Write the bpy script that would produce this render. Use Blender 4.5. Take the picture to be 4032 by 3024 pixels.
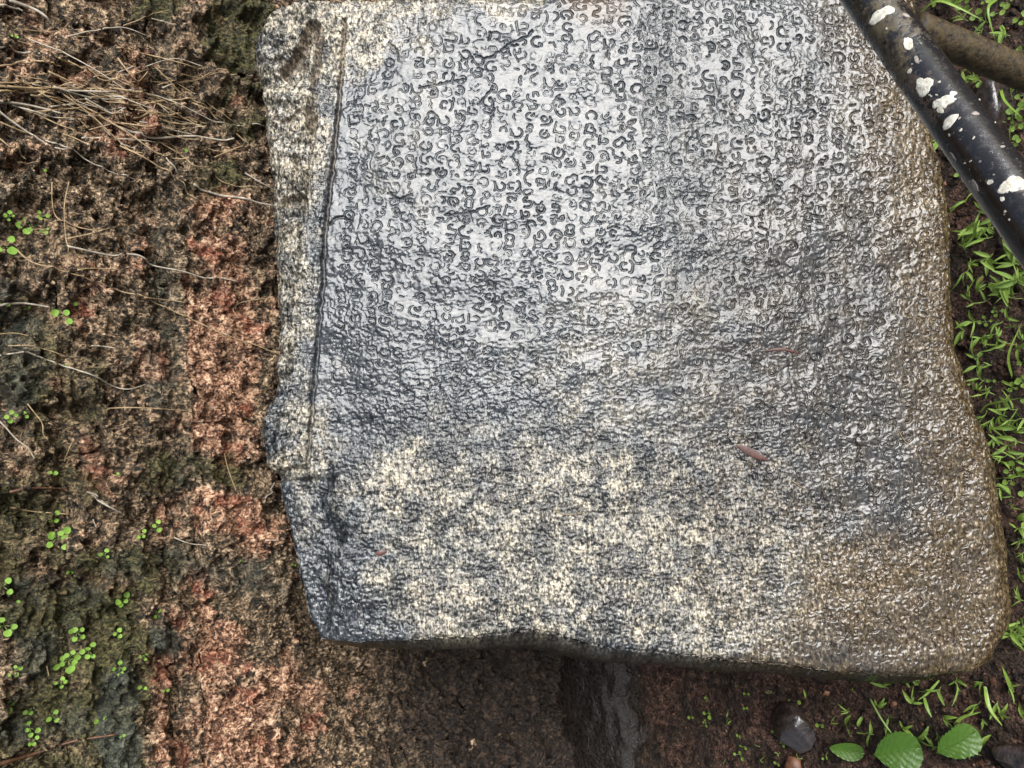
import bpy, math, random
import numpy as np
from mathutils import Vector, Matrix

for o in list(bpy.data.objects):
    bpy.data.objects.remove(o)
S = bpy.context.scene
COL = S.collection
RAD = math.radians

# ------------------------------------------------------------------ camera
CAM = np.array([-0.13, 0.0, 1.60])
PITCH, YAW = RAD(45), RAD(6)
FW = np.array([math.sin(YAW)*math.cos(PITCH), math.cos(YAW)*math.cos(PITCH), -math.sin(PITCH)])
RT = np.array([math.cos(YAW), -math.sin(YAW), 0.0])
UPV = np.cross(RT, FW)
IR, IU = -UPV, RT                     # the phone was held on its side: picture-left is up
FPX = 4032*26/36.0
cam = bpy.data.cameras.new('camera'); camo = bpy.data.objects.new('camera', cam); COL.objects.link(camo)
cam.sensor_fit = 'HORIZONTAL'; cam.sensor_width = 36; cam.lens = 26
cam.clip_start = 0.02; cam.clip_end = 500
camo.matrix_world = Matrix(((IR[0], IU[0], -FW[0], CAM[0]), (IR[1], IU[1], -FW[1], CAM[1]),
                            (IR[2], IU[2], -FW[2], CAM[2]), (0, 0, 0, 1)))
S.camera = camo

# ------------------------------------------------------------------ sky, sun, exposure (overcast, rain)
SUN_DIR = np.array([0.40, -0.70, 0.59]); SUN_DIR /= np.linalg.norm(SUN_DIR)   # towards the brightest part of the cloud
w = bpy.data.worlds.new('World'); S.world = w; w.use_nodes = True
nt = w.node_tree; bg = nt.nodes['Background']
sky = nt.nodes.new('ShaderNodeTexSky'); sky.sky_type = 'NISHITA'; sky.sun_disc = False
sky.sun_elevation = math.asin(SUN_DIR[2]); sky.sun_rotation = math.atan2(SUN_DIR[0], SUN_DIR[1])
sky.dust_density = 4.0
hs = nt.nodes.new('ShaderNodeHueSaturation'); hs.inputs['Saturation'].default_value = 0.60
nt.links.new(sky.outputs[0], hs.inputs['Color']); nt.links.new(hs.outputs[0], bg.inputs['Color'])
bg.inputs['Strength'].default_value = 0.055
sun = bpy.data.lights.new('sun', 'SUN'); sun.energy = 1.5; sun.angle = RAD(46); sun.color = (0.975, 0.99, 1.0)
suno = bpy.data.objects.new('sun', sun); COL.objects.link(suno)
suno.rotation_euler = Vector(SUN_DIR).to_track_quat('Z', 'Y').to_euler()
S.view_settings.view_transform = 'Standard'; S.view_settings.look = 'None'
S.view_settings.gamma = 1; S.view_settings.use_curve_mapping = False
S.view_settings.exposure = 1.62
S.cycles.max_bounces = 5; S.cycles.diffuse_bounces = 2; S.cycles.glossy_bounces = 2; S.cycles.transmission_bounces = 2; S.cycles.transparent_max_bounces = 4

# ------------------------------------------------------------------ helpers
def ray(px, py):
    d = FW + (px-2016)/FPX*IR + (1512-py)/FPX*IU
    return d/np.linalg.norm(d)
def at_depth(px, py, dep):
    d = FW + (px-2016)/FPX*IR + (1512-py)/FPX*IU
    return CAM + d*dep
def hit(px, py, p0, n):
    d = ray(px, py)
    return CAM + d*(np.dot(p0-CAM, n)/np.dot(d, n))
def ground_at(px, py, z=0.0): return hit(px, py, np.array([0, 0, z]), np.array([0, 0, 1.0]))
def project(P):
    q = P-CAM; dep = q@FW
    return 2016+FPX*(q@IR)/dep, 1512-FPX*(q@IU)/dep

def _h(ix, iy, seed):
    a = (ix.astype(np.int64)*374761393 + iy.astype(np.int64)*668265263 + seed*2147483647*3) & 0xffffffff
    a = ((a ^ (a >> 13))*1274126177) & 0xffffffff
    a = ((a ^ (a >> 16))*2246822519) & 0xffffffff
    return ((a ^ (a >> 15)) & 0xffffff)/float(0xffffff)
def pn(x, y, seed=0):
    ix = np.floor(x); iy = np.floor(y); fx = x-ix; fy = y-iy
    ux = fx*fx*fx*(fx*(fx*6-15)+10); uy = fy*fy*fy*(fy*(fy*6-15)+10)
    def g(i, j):
        a = _h(ix+i, iy+j, seed)*6.2831853
        return np.cos(a)*(fx-i)+np.sin(a)*(fy-j)
    return ((g(0, 0)*(1-ux)+g(1, 0)*ux)*(1-uy)+(g(0, 1)*(1-ux)+g(1, 1)*ux)*uy)*1.5
def fbm(x, y, o=4, seed=0, gain=.5):
    s = 0; a = 1; t = 0
    for i in range(o):
        s = s+a*pn(x*2**i+7.3*i, y*2**i-3.1*i, seed+i*17); t += a; a *= gain
    return s/t
def worley(x, y, seed=0):
    ix = np.floor(x); iy = np.floor(y); f1 = np.full(np.shape(x), 9.); f2 = f1.copy()
    for i in (-1, 0, 1):
        for j in (-1, 0, 1):
            cx = ix+i; cy = iy+j
            d = np.hypot(cx+_h(cx, cy, seed)-x, cy+_h(cx, cy, seed+91)-y)
            f2 = np.minimum(f2, np.maximum(f1, d)); f1 = np.minimum(f1, d)
    return f1, f2
def sstep(a, b, x):
    t = np.clip((x-a)/(b-a), 0, 1); return t*t*(3-2*t)

def mesh_obj(name, verts, faces, mat=None, parent=None, smooth=True, attrs=None):
    """one mesh object; faces: an (n,4) or (n,3) array, or a list of tuples"""
    me = bpy.data.meshes.new(name)
    if isinstance(faces, np.ndarray):
        v = np.asarray(verts, dtype=np.float32); k = faces.shape[1]
        me.vertices.add(len(v)); me.vertices.foreach_set('co', v.ravel())
        me.loops.add(faces.size); me.loops.foreach_set('vertex_index', faces.astype(np.int32).ravel())
        me.polygons.add(len(faces))
        me.polygons.foreach_set('loop_start', np.arange(0, faces.size, k, dtype=np.int32))
        me.polygons.foreach_set('loop_total', np.full(len(faces), k, dtype=np.int32))
        me.update(calc_edges=True)
    else:
        me.from_pydata([tuple(map(float, p)) for p in verts], [], faces); me.update()
    if smooth: me.polygons.foreach_set('use_smooth', np.ones(len(me.polygons), dtype=bool))
    for k_, a in (attrs or {}).items():
        at = me.attributes.new(k_, 'FLOAT', 'POINT'); at.data.foreach_set('value', np.asarray(a, dtype=np.float32))
    if mat: me.materials.append(mat)
    o = bpy.data.objects.new(name, me); COL.objects.link(o)
    if parent: o.parent = parent
    return o
def inst(name, me, parent=None, mw=None):
    o = bpy.data.objects.new(name, me); COL.objects.link(o)
    if parent: o.parent = parent
    if mw is not None: o.matrix_basis = mw
    return o
def empty(name, loc=(0, 0, 0)):
    o = bpy.data.objects.new(name, None); COL.objects.link(o); o.location = Vector([float(c) for c in loc])
    o.empty_display_size = .02; return o
def tag(o, label, cat, group=None, kind=None):
    if label: o['label'] = label
    if cat: o['category'] = cat
    if group: o['group'] = group
    if kind: o['kind'] = kind
    return o
def gridfaces(nr, nc):
    i = np.arange(nr*nc).reshape(nr, nc)
    return np.stack([i[:-1, :-1], i[:-1, 1:], i[1:, 1:], i[1:, :-1]], -1).reshape(-1, 4)

# ------------------------------------------------------------------ materials
class M:
    def __init__(s, name):
        s.m = bpy.data.materials.new(name); s.m.use_nodes = True
        s.t = s.m.node_tree; s.b = s.t.nodes['Principled BSDF']
    def n(s, typ, **kw):
        x = s.t.nodes.new(typ)
        for k, v in kw.items(): setattr(x, k, v)
        return x
    def l(s, a, b): s.t.links.new(a, b)
    def attr(s, name): return s.n('ShaderNodeAttribute', attribute_name=name).outputs['Fac']
    def co(s, scale=(1, 1, 1), rot=(0, 0, 0), kind='Object'):
        c = s.n('ShaderNodeTexCoord'); mp = s.n('ShaderNodeMapping')
        mp.inputs['Scale'].default_value = scale; mp.inputs['Rotation'].default_value = rot
        s.l(c.outputs[kind], mp.inputs['Vector']); return mp.outputs[0]
    def noise(s, vec, scale, detail=4, rough=.55, dist=0):
        x = s.n('ShaderNodeTexNoise'); s.l(vec, x.inputs['Vector'])
        x.inputs['Scale'].default_value = scale; x.inputs['Detail'].default_value = detail
        x.inputs['Roughness'].default_value = rough; x.inputs['Distortion'].default_value = dist
        return x.outputs['Fac']
    def vor(s, vec, scale, feat='F1', out='Distance'):
        x = s.n('ShaderNodeTexVoronoi', feature=feat); s.l(vec, x.inputs['Vector']); x.inputs['Scale'].default_value = scale
        return x.outputs[out]
    def ramp(s, fac, stops, interp='LINEAR'):
        r = s.n('ShaderNodeValToRGB'); r.color_ramp.interpolation = interp; e = r.color_ramp.elements
        while len(e) > 1: e.remove(e[-1])
        for i, (p, c) in enumerate(stops):
            el = e[0] if i == 0 else e.new(p)
            el.position = p; c = c if isinstance(c, tuple) else (c, c, c); el.color = (*c, 1)
        s.l(fac, r.inputs[0]); return r.outputs['Color']
    def mix(s, fac, a, b, mode='MIX'):
        x = s.n('ShaderNodeMix', data_type='RGBA', blend_type=mode)
        for v, sock in ((fac, x.inputs[0]), (a, x.inputs[6]), (b, x.inputs[7])):
            if isinstance(v, (int, float)): sock.default_value = v
            elif isinstance(v, tuple): sock.default_value = (*v, 1)
            else: s.l(v, sock)
        return x.outputs[2]
    def math(s, op, a, b=0.0, clamp=False):
        x = s.n('ShaderNodeMath', operation=op, use_clamp=clamp)
        for v, sock in ((a, x.inputs[0]), (b, x.inputs[1])):
            if isinstance(v, (int, float)): sock.default_value = v
            else: s.l(v, sock)
        return x.outputs[0]
    def rng(s, v, a, b, c=0.0, d=1.0):
        x = s.n('ShaderNodeMapRange'); s.l(v, x.inputs[0])
        for i, q in enumerate((a, b, c, d)): x.inputs[1+i].default_value = q
        return x.outputs[0]
    def bump(s, h, dist, strength=1.0):
        x = s.n('ShaderNodeBump'); s.l(h, x.inputs['Height']); x.inputs['Distance'].default_value = dist
        x.inputs['Strength'].default_value = strength; s.l(x.outputs[0], s.b.inputs['Normal'])
    def set(s, **kw):
        for k, v in kw.items():
            sock = s.b.inputs[k.replace('_', ' ')]
            if isinstance(v, (int, float)): sock.default_value = v
            elif isinstance(v, tuple): sock.default_value = (*v, 1) if len(v) == 3 else v
            else: s.l(v, sock)

def mat_slab():
    m = M('wet_granite')
    cs = m.co((1.0, 1.9, 1.0), (0, 0, RAD(96)))      # grain drawn out to mimic camera-shake streaks
    g1 = m.noise(cs, 98, 1, .6); g2 = m.noise(cs, 255, 1, .6)
    grain = m.math('ADD', m.math('MULTIPLY', g1, .58), m.math('MULTIPLY', g2, .42))
    li = m.attr('lichen')
    grain = m.math('ADD', m.math('ADD', m.math('MULTIPLY', m.math('SUBTRACT', grain, .5), m.rng(m.attr('grainy'), .1, .8, .5, 1.0)), .5), m.attr('clot'))
    dark = m.ramp(grain, [(.37, (.004, .005, .006)), (.46, (.017, .021, .025)), (.54, (.046, .053, .060)), (.63, (.20, .205, .20))])
    pale = m.ramp(grain, [(.38, (.010, .010, .009)), (.465, (.048, .046, .039)), (.54, (.150, .135, .105)), (.64, (.46, .41, .31))])
    tan = m.ramp(grain, [(.37, (.010, .006, .003)), (.46, (.037, .026, .013)), (.54, (.110, .080, .043)), (.63, (.46, .37, .26))])
    col = m.mix(m.rng(li, .12, .75), dark, pale)
    col = m.mix(m.rng(m.attr('tan'), .15, .8), col, tan)
    col = m.mix(m.attr('mud'), col, m.ramp(grain, [(.35, (.018, .011, .005)), (.65, (.095, .056, .026))]))
    col = m.mix(m.attr('shade_dirt'), col, m.ramp(grain, [(.35, (.005, .0045, .003)), (.7, (.030, .024, .015))]))  # side face: its shade, with moss and dirt, put into the colour
    m.set(Base_Color=col)
    r = m.math('ADD', m.attr('rough'), m.math('MULTIPLY', m.math('SUBTRACT', g1, .5), .30), True)
    m.set(Roughness=r, IOR=1.55)
    bp = m.n('ShaderNodeBump'); m.l(grain, bp.inputs['Height']); bp.inputs['Distance'].default_value = .0030
    m.l(m.attr('grainy'), bp.inputs['Strength']); m.l(bp.outputs[0], m.b.inputs['Normal'])
    return m.m
def mat_laterite():
    m = M('laterite')
    c = m.co()
    n1 = m.noise(c, 55, 3, .68, .5); n2 = m.noise(m.co((1, 1, .6)), 190, 3, .68)
    f = m.math('ADD', m.math('MULTIPLY', n1, .45), m.math('MULTIPLY', n2, .55))
    old = m.ramp(f, [(.41, (.004, .003, .002)), (.455, (.026, .018, .010)), (.50, (.090, .062, .034)), (.545, (.23, .155, .090)), (.60, (.46, .33, .21)), (.66, (.68, .55, .41))])
    fresh = m.ramp(f, [(.41, (.014, .007, .004)), (.455, (.075, .034, .019)), (.50, (.24, .115, .065)), (.545, (.46, .27, .165)), (.60, (.64, .45, .30)), (.67, (.74, .60, .45))])
    col = m.mix(m.rng(m.math('ADD', m.attr('fresh'), m.math('MULTIPLY', m.math('SUBTRACT', n1, .5), 2.4)), .35, .85), old, fresh)
    red = m.ramp(n2, [(.38, (.07, .015, .008)), (.50, (.27, .075, .040)), (.64, (.50, .20, .12))])
    col = m.mix(m.attr('red'), col, red)
    mossc = m.ramp(n2, [(.37, (.006, .007, .002)), (.5, (.034, .036, .009)), (.64, (.115, .11, .028))])
    col = m.mix(m.rng(m.math('ADD', m.attr('moss'), m.math('MULTIPLY', m.math('SUBTRACT', n1, .5), 1.2)), .32, .75, 0, .88), col, mossc)
    grey = m.ramp(f, [(.39, (.008, .010, .007)), (.49, (.034, .040, .028)), (.58, (.085, .092, .068)), (.68, (.22, .22, .18))])
    col = m.mix(m.rng(m.attr('grey'), .28, .80, 0, .9), col, grey)
    col = m.mix(m.attr('slab_shade'), col, m.ramp(f, [(.38, (.002, .0014, .001)), (.5, (.010, .006, .004)), (.6, (.030, .016, .010)), (.7, (.08, .05, .035))]))   # shade under the slab, painted into the wall colour as dark brown
    m.set(Base_Color=col, Roughness=m.rng(n2, .35, .65, .28, .70), IOR=1.45)
    m.bump(f, .020, .9)
    return m.m
def mat_soil():
    m = M('wet_soil')
    c = m.co()
    n1 = m.noise(c, 60, 5, .65); n2 = m.noise(c, 230, 4, .65); n3 = m.noise(c, 11, 4, .6)
    f = m.math('ADD', m.math('MULTIPLY', n1, .5), m.math('MULTIPLY', n2, .5))
    col = m.ramp(f, [(.39, (.004, .0022, .0015)), (.46, (.030, .015, .010)), (.53, (.095, .050, .034)), (.61, (.24, .14, .10))])
    col2 = m.ramp(f, [(.38, (.004, .003, .002)), (.49, (.026, .016, .010)), (.62, (.11, .070, .046))])
    col = m.mix(m.rng(n3, .42, .58), col, col2)
    m.set(Base_Color=col, Roughness=m.rng(n2, .3, .7, .30, .7), IOR=1.4)
    m.bump(f, .030, 1.0)
    return m.m
def mat_leaf(name, a, b, rough=.35, trans=.25):
    m = M(name)
    c = m.co(); n = m.noise(c, 160, 3, .6)
    oi = m.n('ShaderNodeObjectInfo').outputs['Random']
    col = m.mix(m.math('ADD', m.math('MULTIPLY', n, .6), m.math('MULTIPLY', oi, .4)), a, b)
    m.set(Base_Color=col, Roughness=rough, IOR=1.45)
    tr = m.n('ShaderNodeBsdfTranslucent'); m.l(col, tr.inputs[0])
    ms = m.n('ShaderNodeMixShader'); ms.inputs[0].default_value = trans
    out = m.t.nodes['Material Output']
    m.l(m.b.outputs[0], ms.inputs[1]); m.l(tr.outputs[0], ms.inputs[2]); m.l(ms.outputs[0], out.inputs[0])
    m.bump(n, .0015, .5)
    return m.m
def mat_simple(name, lo, hi, scale=120, rough=(.5, .8), bump=.002, ior=1.45):
    m = M(name); c = m.co(); n = m.noise(c, scale, 5, .62)
    m.set(Base_Color=m.ramp(n, [(.33, lo), (.67, hi)]), Roughness=m.rng(n, .3, .7, *rough), IOR=ior)
    m.bump(n, bump, .7); return m.m
def mat_pipe():
    m = M('black_gloss_paint'); c = m.co()
    n1 = m.noise(c, 28, 6, .68); n2 = m.noise(c, 130, 5, .65); n3 = m.noise(c, 9, 3, .6)
    f = m.math('ADD', m.math('MULTIPLY', n1, .6), m.math('MULTIPLY', n2, .4))
    grime = m.math('MULTIPLY', m.rng(m.math('ADD', f, m.math('MULTIPLY', m.attr('grime'), .22)), .56, .66), .9)
    col = m.mix(m.rng(n2, .56, .66, 0, .5), (.006, .006, .007), (.035, .034, .034))
    col = m.mix(grime, col, m.ramp(n2, [(.35, (.018, .013, .005)), (.65, (.085, .062, .025))]))
    sp = m.noise(c, 330, 2, .6); col = m.mix(m.math('MULTIPLY', m.rng(sp, .66, .70, 0, .8), m.rng(n1, .45, .6)), col, (.22, .20, .17))
    col = m.mix(m.rng(m.noise(c, 17, 5, .7), .60, .64, 0, .8), col, (.075, .058, .050))
    m.set(Base_Color=col, IOR=1.75, Roughness=m.math('ADD', m.math('ADD', m.rng(n3, .35, .65, .06, .14), m.math('MULTIPLY', grime, .5)), m.rng(n2, .5, .62, 0, .14)))
    m.bump(m.math('ADD', n2, m.math('MULTIPLY', grime, .8)), .0012, .4)
    return m.m
MSLAB = mat_slab(); MLAT = mat_laterite(); MSOIL = mat_soil(); MPIPE = mat_pipe()
MBRACE = mat_simple('grimy_iron', (.005, .0035, .002), (.070, .047, .016), 130, (.40, .8), .004)
MFLAKE = mat_simple('flaking_white_paint', (.36, .34, .27), (.70, .68, .60), 150, (.6, .8), .002)
MFLAKEG = mat_simple('flaking_grey_paint', (.16, .14, .12), (.34, .30, .27), 150, (.5, .7), .001)
MBLADE = mat_leaf('weed_leaf', (.075, .165, .020), (.32, .45, .085), .24, .30)
MROUND = mat_leaf('seedling_leaf', (.13, .29, .03), (.33, .53, .09), .35, .28)
MDEEP = mat_leaf('broad_leaf', (.016, .055, .004), (.075, .15, .016), .34, .18)
MSTEM = mat_leaf('green_stem', (.12, .20, .05), (.24, .30, .10), .45, .1)
MSTRAW = mat_simple('dry_straw', (.15, .10, .055), (.42, .31, .17), 90, (.5, .75), .001)
MSTRAWG = mat_simple('grey_straw', (.20, .17, .13), (.46, .41, .33), 90, (.5, .75), .001)
MTWIG = mat_simple('brown_twig', (.05, .022, .012), (.17, .085, .045), 90, (.45, .7), .002)
MLITTER = mat_simple('leaf_litter', (.020, .009, .006), (.16, .070, .034), 45, (.3, .6), .001)
MDEADLEAF = mat_simple('dark_red_leaf', (.030, .010, .008), (.10, .035, .025), 90, (.25, .5), .001)
MROCK = mat_simple('wet_dark_rock', (.006, .005, .0045), (.040, .028, .024), 60, (.05, .24), .004, 1.7)
MCONC = mat_simple('wet_concrete', (.004, .003, .002), (.022, .015, .011), 110, (.12, .5), .010)

# ------------------------------------------------------------------ ground
SL_LEAN = RAD(45)
rng0 = np.random.default_rng(5)
def graded(a, b, step, far):
    mid = np.arange(a, b+1e-6, step); outs = []; d = step; x = b
    while x < far: d *= 1.35; x += d; outs.append(x)
    ins = []; d = step; x = a
    while x > -far: d *= 1.35; x -= d; ins.append(x)
    return np.concatenate([np.array(ins[::-1]), mid, np.array(outs)])
def ground_z(x, y):
    near = np.exp(-((x/2.2)**2+((y-.6)/2.0)**2))
    f1, f2 = worley(x*38+fbm(x*20, y*20, 2, 3), y*38, 8)
    f1b, _ = worley(x*105, y*105, 18)
    z = .020*fbm(x*4, y*4, 3, 2)+.018*fbm(x*17, y*17, 4, 4)
    z = z+.016*(.6-f1)*sstep(-.1, .4, fbm(x*7, y*7, 2, 9))+.0035*(.5-f1b)
    z = z+.045*sstep(.95, 1.25, y)*sstep(.4, -.1, x)*0.5           # soil banked up towards the wall
    return z*near
gx = graded(-.80, 1.05, .0046, 70); gy = graded(-.02, 1.42, .0046, 70)
GX, GY = np.meshgrid(gx, gy); GZ = ground_z(GX, GY)
ground = mesh_obj('ground', np.stack([GX, GY, GZ], -1).reshape(-1, 3), gridfaces(len(gy), len(gx)), MSOIL)
ground['kind'] = 'structure'
def gz(x, y): return float(GZ[min(len(gy)-1, max(0, int(np.searchsorted(gy, y)))), min(len(gx)-1, max(0, int(np.searchsorted(gx, x))))])

# ------------------------------------------------------------------ laterite wall
WY = 1.40
def blob(X, Y, cx, cy, rx, ry, e=.35):
    d = np.hypot((X-cx)/rx, (Y-cy)/ry); return 1-sstep(1-e, 1+e, d)
def wall_masks(x, z):
    P = np.stack([x, np.full_like(x, WY), z], -1)
    X, Y = project(P)
    X = X+70*fbm(x*9, z*9, 3, 31); Y = Y+90*fbm(x*9, z*9, 3, 37)
    fr = np.zeros_like(x)+.10
    for b in ((880, 1350, 150, 480, 1), (800, 1200, 90, 250, .9), (830, 1680, 150, 90, .85), (840, 2030, 240, 120, 1), (1000, 2080, 160, 90, .8), (760, 2700, 200, 400, 1.0),
              (900, 2850, 230, 260, .95), (1130, 2850, 170, 260, .75), (600, 1400, 60, 90, .95), (420, 330, 260, 70, .5),
              (480, 480, 170, 90, .55), (250, 170, 140, 60, .5), (560, 430, 60, 90, .7), (880, 260, 60, 60, .6), (60, 600, 120, 60, .4),
              (830, 860, 140, 90, .6), (1700, 2850, 90, 120, .55), (1750, 2750, 70, 60, .5), (330, 2500, 120, 60, .35), (540, 1010, 60, 60, .5)):
        fr = np.maximum(fr, b[4]*blob(X, Y, *b[:4]))
    mo = np.zeros_like(x)+.12
    for b in ((940, 130, 170, 190, .75), (640, 30, 120, 80, .7), (860, 700, 160, 90, .5), (960, 450, 90, 200, .5), (800, 1830, 260, 50, .6), (300, 1700, 170, 150, .4),
              (600, 1850, 130, 110, .55), (330, 2620, 300, 380, .72), (80, 2250, 200, 320, .66), (250, 2950, 340, 180, .7), (200, 1500, 260, 260, .5), (500, 2250, 260, 120, .6), (160, 1950, 220, 160, .55)):
        mo = np.maximum(mo, b[4]*blob(X, Y, *b[:4]))
    gy_ = np.zeros_like(x)
    for b in ((60, 1350, 120, 330, .75), (640, 1350, 90, 480, .62), (60, 780, 90, 110, .6), (330, 240, 100, 60, .55), (460, 2880, 110, 280, .95), (330, 2400, 90, 120, .7),
              (700, 2230, 330, 90, .6), (1000, 2300, 190, 160, .55), (120, 2500, 160, 260, .55), (150, 2820, 200, 170, .6), (640, 2500, 70, 120, .8), (720, 1850, 110, 90, .5), (780, 460, 90, 90, .5)):
        gy_ = np.maximum(gy_, b[4]*blob(X, Y, *b[:4]))
    low_shade = sstep(.84, .50, z+.16*fbm(x*6, z*6, 3, 44))*sstep(.1, -.2, x)  # mask for the painted shade low on the wall, beside the slab
    v1 = fbm(x*12, z*12, 4, 45); v2 = fbm(x*17, z*17, 4, 46); v3 = fbm(x*15, z*15, 4, 47)
    fr = (fr+1.1*v1)*(1-.8*low_shade)
    rd = .55*sstep(.12, .40, v2)*sstep(.0, .6, fr)
    return fr, mo+.55*v3, gy_+.65*v1-.1, .92*low_shade, rd
def wall_relief(x, z, soft=0.0):
    wx = x+.010*fbm(x*26, z*26, 3, 41); wz = z+.010*fbm(x*26, z*26, 3, 43)
    f1, f2 = worley(wx*48, wz*48, 5); g1, g2 = worley(wx*120, wz*120, 6)
    big = fbm(x*6, z*6, 4, 11); mid = 1-np.abs(fbm(x*21, z*21, 4, 12))*2.2
    pit = sstep(.50, .12, worley(wx*30+3, wz*30, 15)[0])*sstep(-.05, .35, fbm(x*12, z*12, 3, 16))
    r = .020*big+.013*(mid-.5)+.006*(.55-f1)+.0040*(.5-g1)-.020*pit+.0065*fbm(x*70, z*70, 3, 19)
    t1 = fbm(x*6.5, z*9, 5, 48, .58); t2 = fbm(x*15, z*22, 4, 49, .58)
    r = r+.034*(sstep(-.05, .05, t1)-.5)+.019*(sstep(-.05, .06, t2)-.5)-.012*sstep(.16, .24, fbm(x*28, z*34, 3, 50))
    return r*(1-.72*soft)
wall = empty('laterite_wall', (0, WY, 0))
tag(wall, 'rough reddish brown laterite block wall behind the leaning inscribed slab', 'wall')
courses = [(-.12, .075, 0, None), (.075, .255, 0, (-.86, -.50, -.06, .33, .80)), (.255, .44, 0, (-.95, -.66, -.27, .12, .52, .90)),
           (.44, .64, 0, (-.80, -.43, -.02, .38, .78)), (.64, .845, 0, (-1.0, -.61, -.24, .16, .50, .92)),
           (.845, 1.046, 0, (-.86, -.40, -.055, .27, .66)), (1.046, 1.095, 1, (-.98, -.30, .16, .62)),
           (1.095, 1.262, 0, (-.72, -.36, -.10, .255, .58, .94)), (1.262, 1.43, 0, (-.95, -.50, -.02, .41, .80)),
           (1.43, 1.60, 0, (-.7, -.3, .1, .5, .9)), (1.60, 1.78, 0, (-.9, -.5, -.1, .3, .7)), (1.78, 1.95, 0, (-.7, -.3, .1, .5, .9))]
rw = random.Random(4)
BLK = []
for z0, z1, mort, cuts in courses:
    xs = [-1.45] + list(cuts or (-.9, -.4, .1, .6)) + [1.45]
    for a, b in zip(xs[:-1], xs[1:]):
        BLK.append((a, b, z0, z1, mort, rw.uniform(-.012, .010) if not mort else -.010, len(BLK)))
def block_surface(bk, x, z):
    a, b, z0, z1, mort, off, i = bk
    s = .75*sstep(-.25, .25, fbm(x*5, z*9, 2, 58)+.15) if mort else .62*sstep(-.10, .25, fbm(x*6, z*6, 3, 59))
    wx = x+.030*fbm(x*11+i, z*11, 3, 51); wz = z+.026*fbm(x*11, z*11+i, 3, 53)
    d = np.minimum(np.minimum(wx-a, b-wx), np.minimum(wz-z0, z1-wz))
    e = np.minimum(np.minimum(x-a, b-x), np.minimum(z-z0, z1-z))
    drop = (1-sstep(-.004, .016, d))*(.032 if not mort else .012)*np.clip(.25+2.6*fbm(x*6, z*6, 3, 57), .04, 1.5)
    r = wall_relief(x+.37*i*0, z, s)+off*(sstep(0, .02, e))-drop
    return r
WGRID = []
for bk in BLK:
    a, b, z0, z1, mort, off, i = bk
    hidden = (a > -.30 and b < .56 and z1 < .86 and not mort) or b < -.82 or a > 1.0 or z0 > 1.43 or (z1 < .86 and a > -.1)
    cx_, cy_ = project(np.array([[q, WY, r] for q in np.linspace(a, b, 5) for r in (z0, z1)]))
    if cx_.max() < -40 or cx_.min() > 4070 or cy_.max() < -40 or cy_.min() > 3070: hidden = True
    st = .024 if hidden else .0030
    nx = max(3, int((b-a)/st)); nz = max(3, int((z1-z0)/st))
    X, Z = np.meshgrid(np.linspace(a, b, nx), np.linspace(z0, z1, nz))
    D = block_surface(bk, X, Z)
    fr, mo, gr, shd, rdm = wall_masks(X.ravel(), Z.ravel())
    if mort: gr = np.maximum(gr, .38); fr = fr*.5
    WGRID.append((bk, D))
    V = np.stack([X, -D, Z], -1).reshape(-1, 3)
    mesh_obj('mortar_bed' if mort else 'block', V, gridfaces(nz, nx), MLAT, wall, True, {'fresh': fr, 'moss': mo, 'grey': gr, 'slab_shade': shd, 'red': rdm})
vb = [(-1.45, .04, -.12), (1.45, .04, -.12), (1.45, .04, 1.95), (-1.45, .04, 1.95), (-1.45, .40, -.12), (1.45, .40, -.12), (1.45, .40, 1.95), (-1.45, .40, 1.95)]
mesh_obj('wall_core', vb, [(0, 1, 2, 3), (5, 4, 7, 6), (4, 0, 3, 7), (1, 5, 6, 2), (3, 2, 6, 7), (4, 5, 1, 0)], MLAT, wall, False)
def wall_d(x, z):
    for bk, D in WGRID:
        if bk[0] <= x <= bk[1] and bk[2] <= z <= bk[3]:
            return float(D[int(round((z-bk[2])/(bk[3]-bk[2])*(D.shape[0]-1))), int(round((x-bk[0])/(bk[1]-bk[0])*(D.shape[1]-1)))])
    return 0.0
def wall_pt(px, py, lift=.004):
    p = hit(px, py, np.array([0, WY, 0]), np.array([0, -1.0, 0]))
    for _ in range(2):
        x, z = p[0], p[2]; d = 0
        d = wall_d(x, z)
        p = hit(px, py, np.array([0, WY-d-lift, 0]), np.array([0, -1.0, 0]))
    return p

# concrete ledge along the foot of the wall
def ledge():
    nx = 260; x = np.linspace(-1.3, .35, nx)
    prof = [(WY+.12, .075), (WY-.06, .082), (WY-.13, .078), (WY-.175, .070), (WY-.195, .050), (WY-.203, .02), (WY-.21, -.06)]
    pr = []
    for k in range(len(prof)-1):
        for t in np.linspace(0, 1, 7)[:-1]:
            pr.append((prof[k][0]*(1-t)+prof[k+1][0]*t, prof[k][1]*(1-t)+prof[k+1][1]*t))
    pr.append(prof[-1]); pr = np.array(pr)
    X = np.repeat(x[None], len(pr), 0); Y = np.repeat(pr[:, :1], nx, 1); Z = np.repeat(pr[:, 1:], nx, 1)
    n = fbm(X*14, (Y+Z)*14, 4, 71)
    Y = Y+.040*fbm(X*7, Y*0, 3, 73)+.012*n; Z = Z+.010*fbm(X*20, (Y+Z)*30, 4, 75)
    o = mesh_obj('concrete_ledge', np.stack([X, Y, Z], -1).reshape(-1, 3), gridfaces(len(pr), nx), MCONC)
    tag(o, 'wet grey concrete ledge along the foot of the laterite wall', 'ledge')
ledge()

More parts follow.
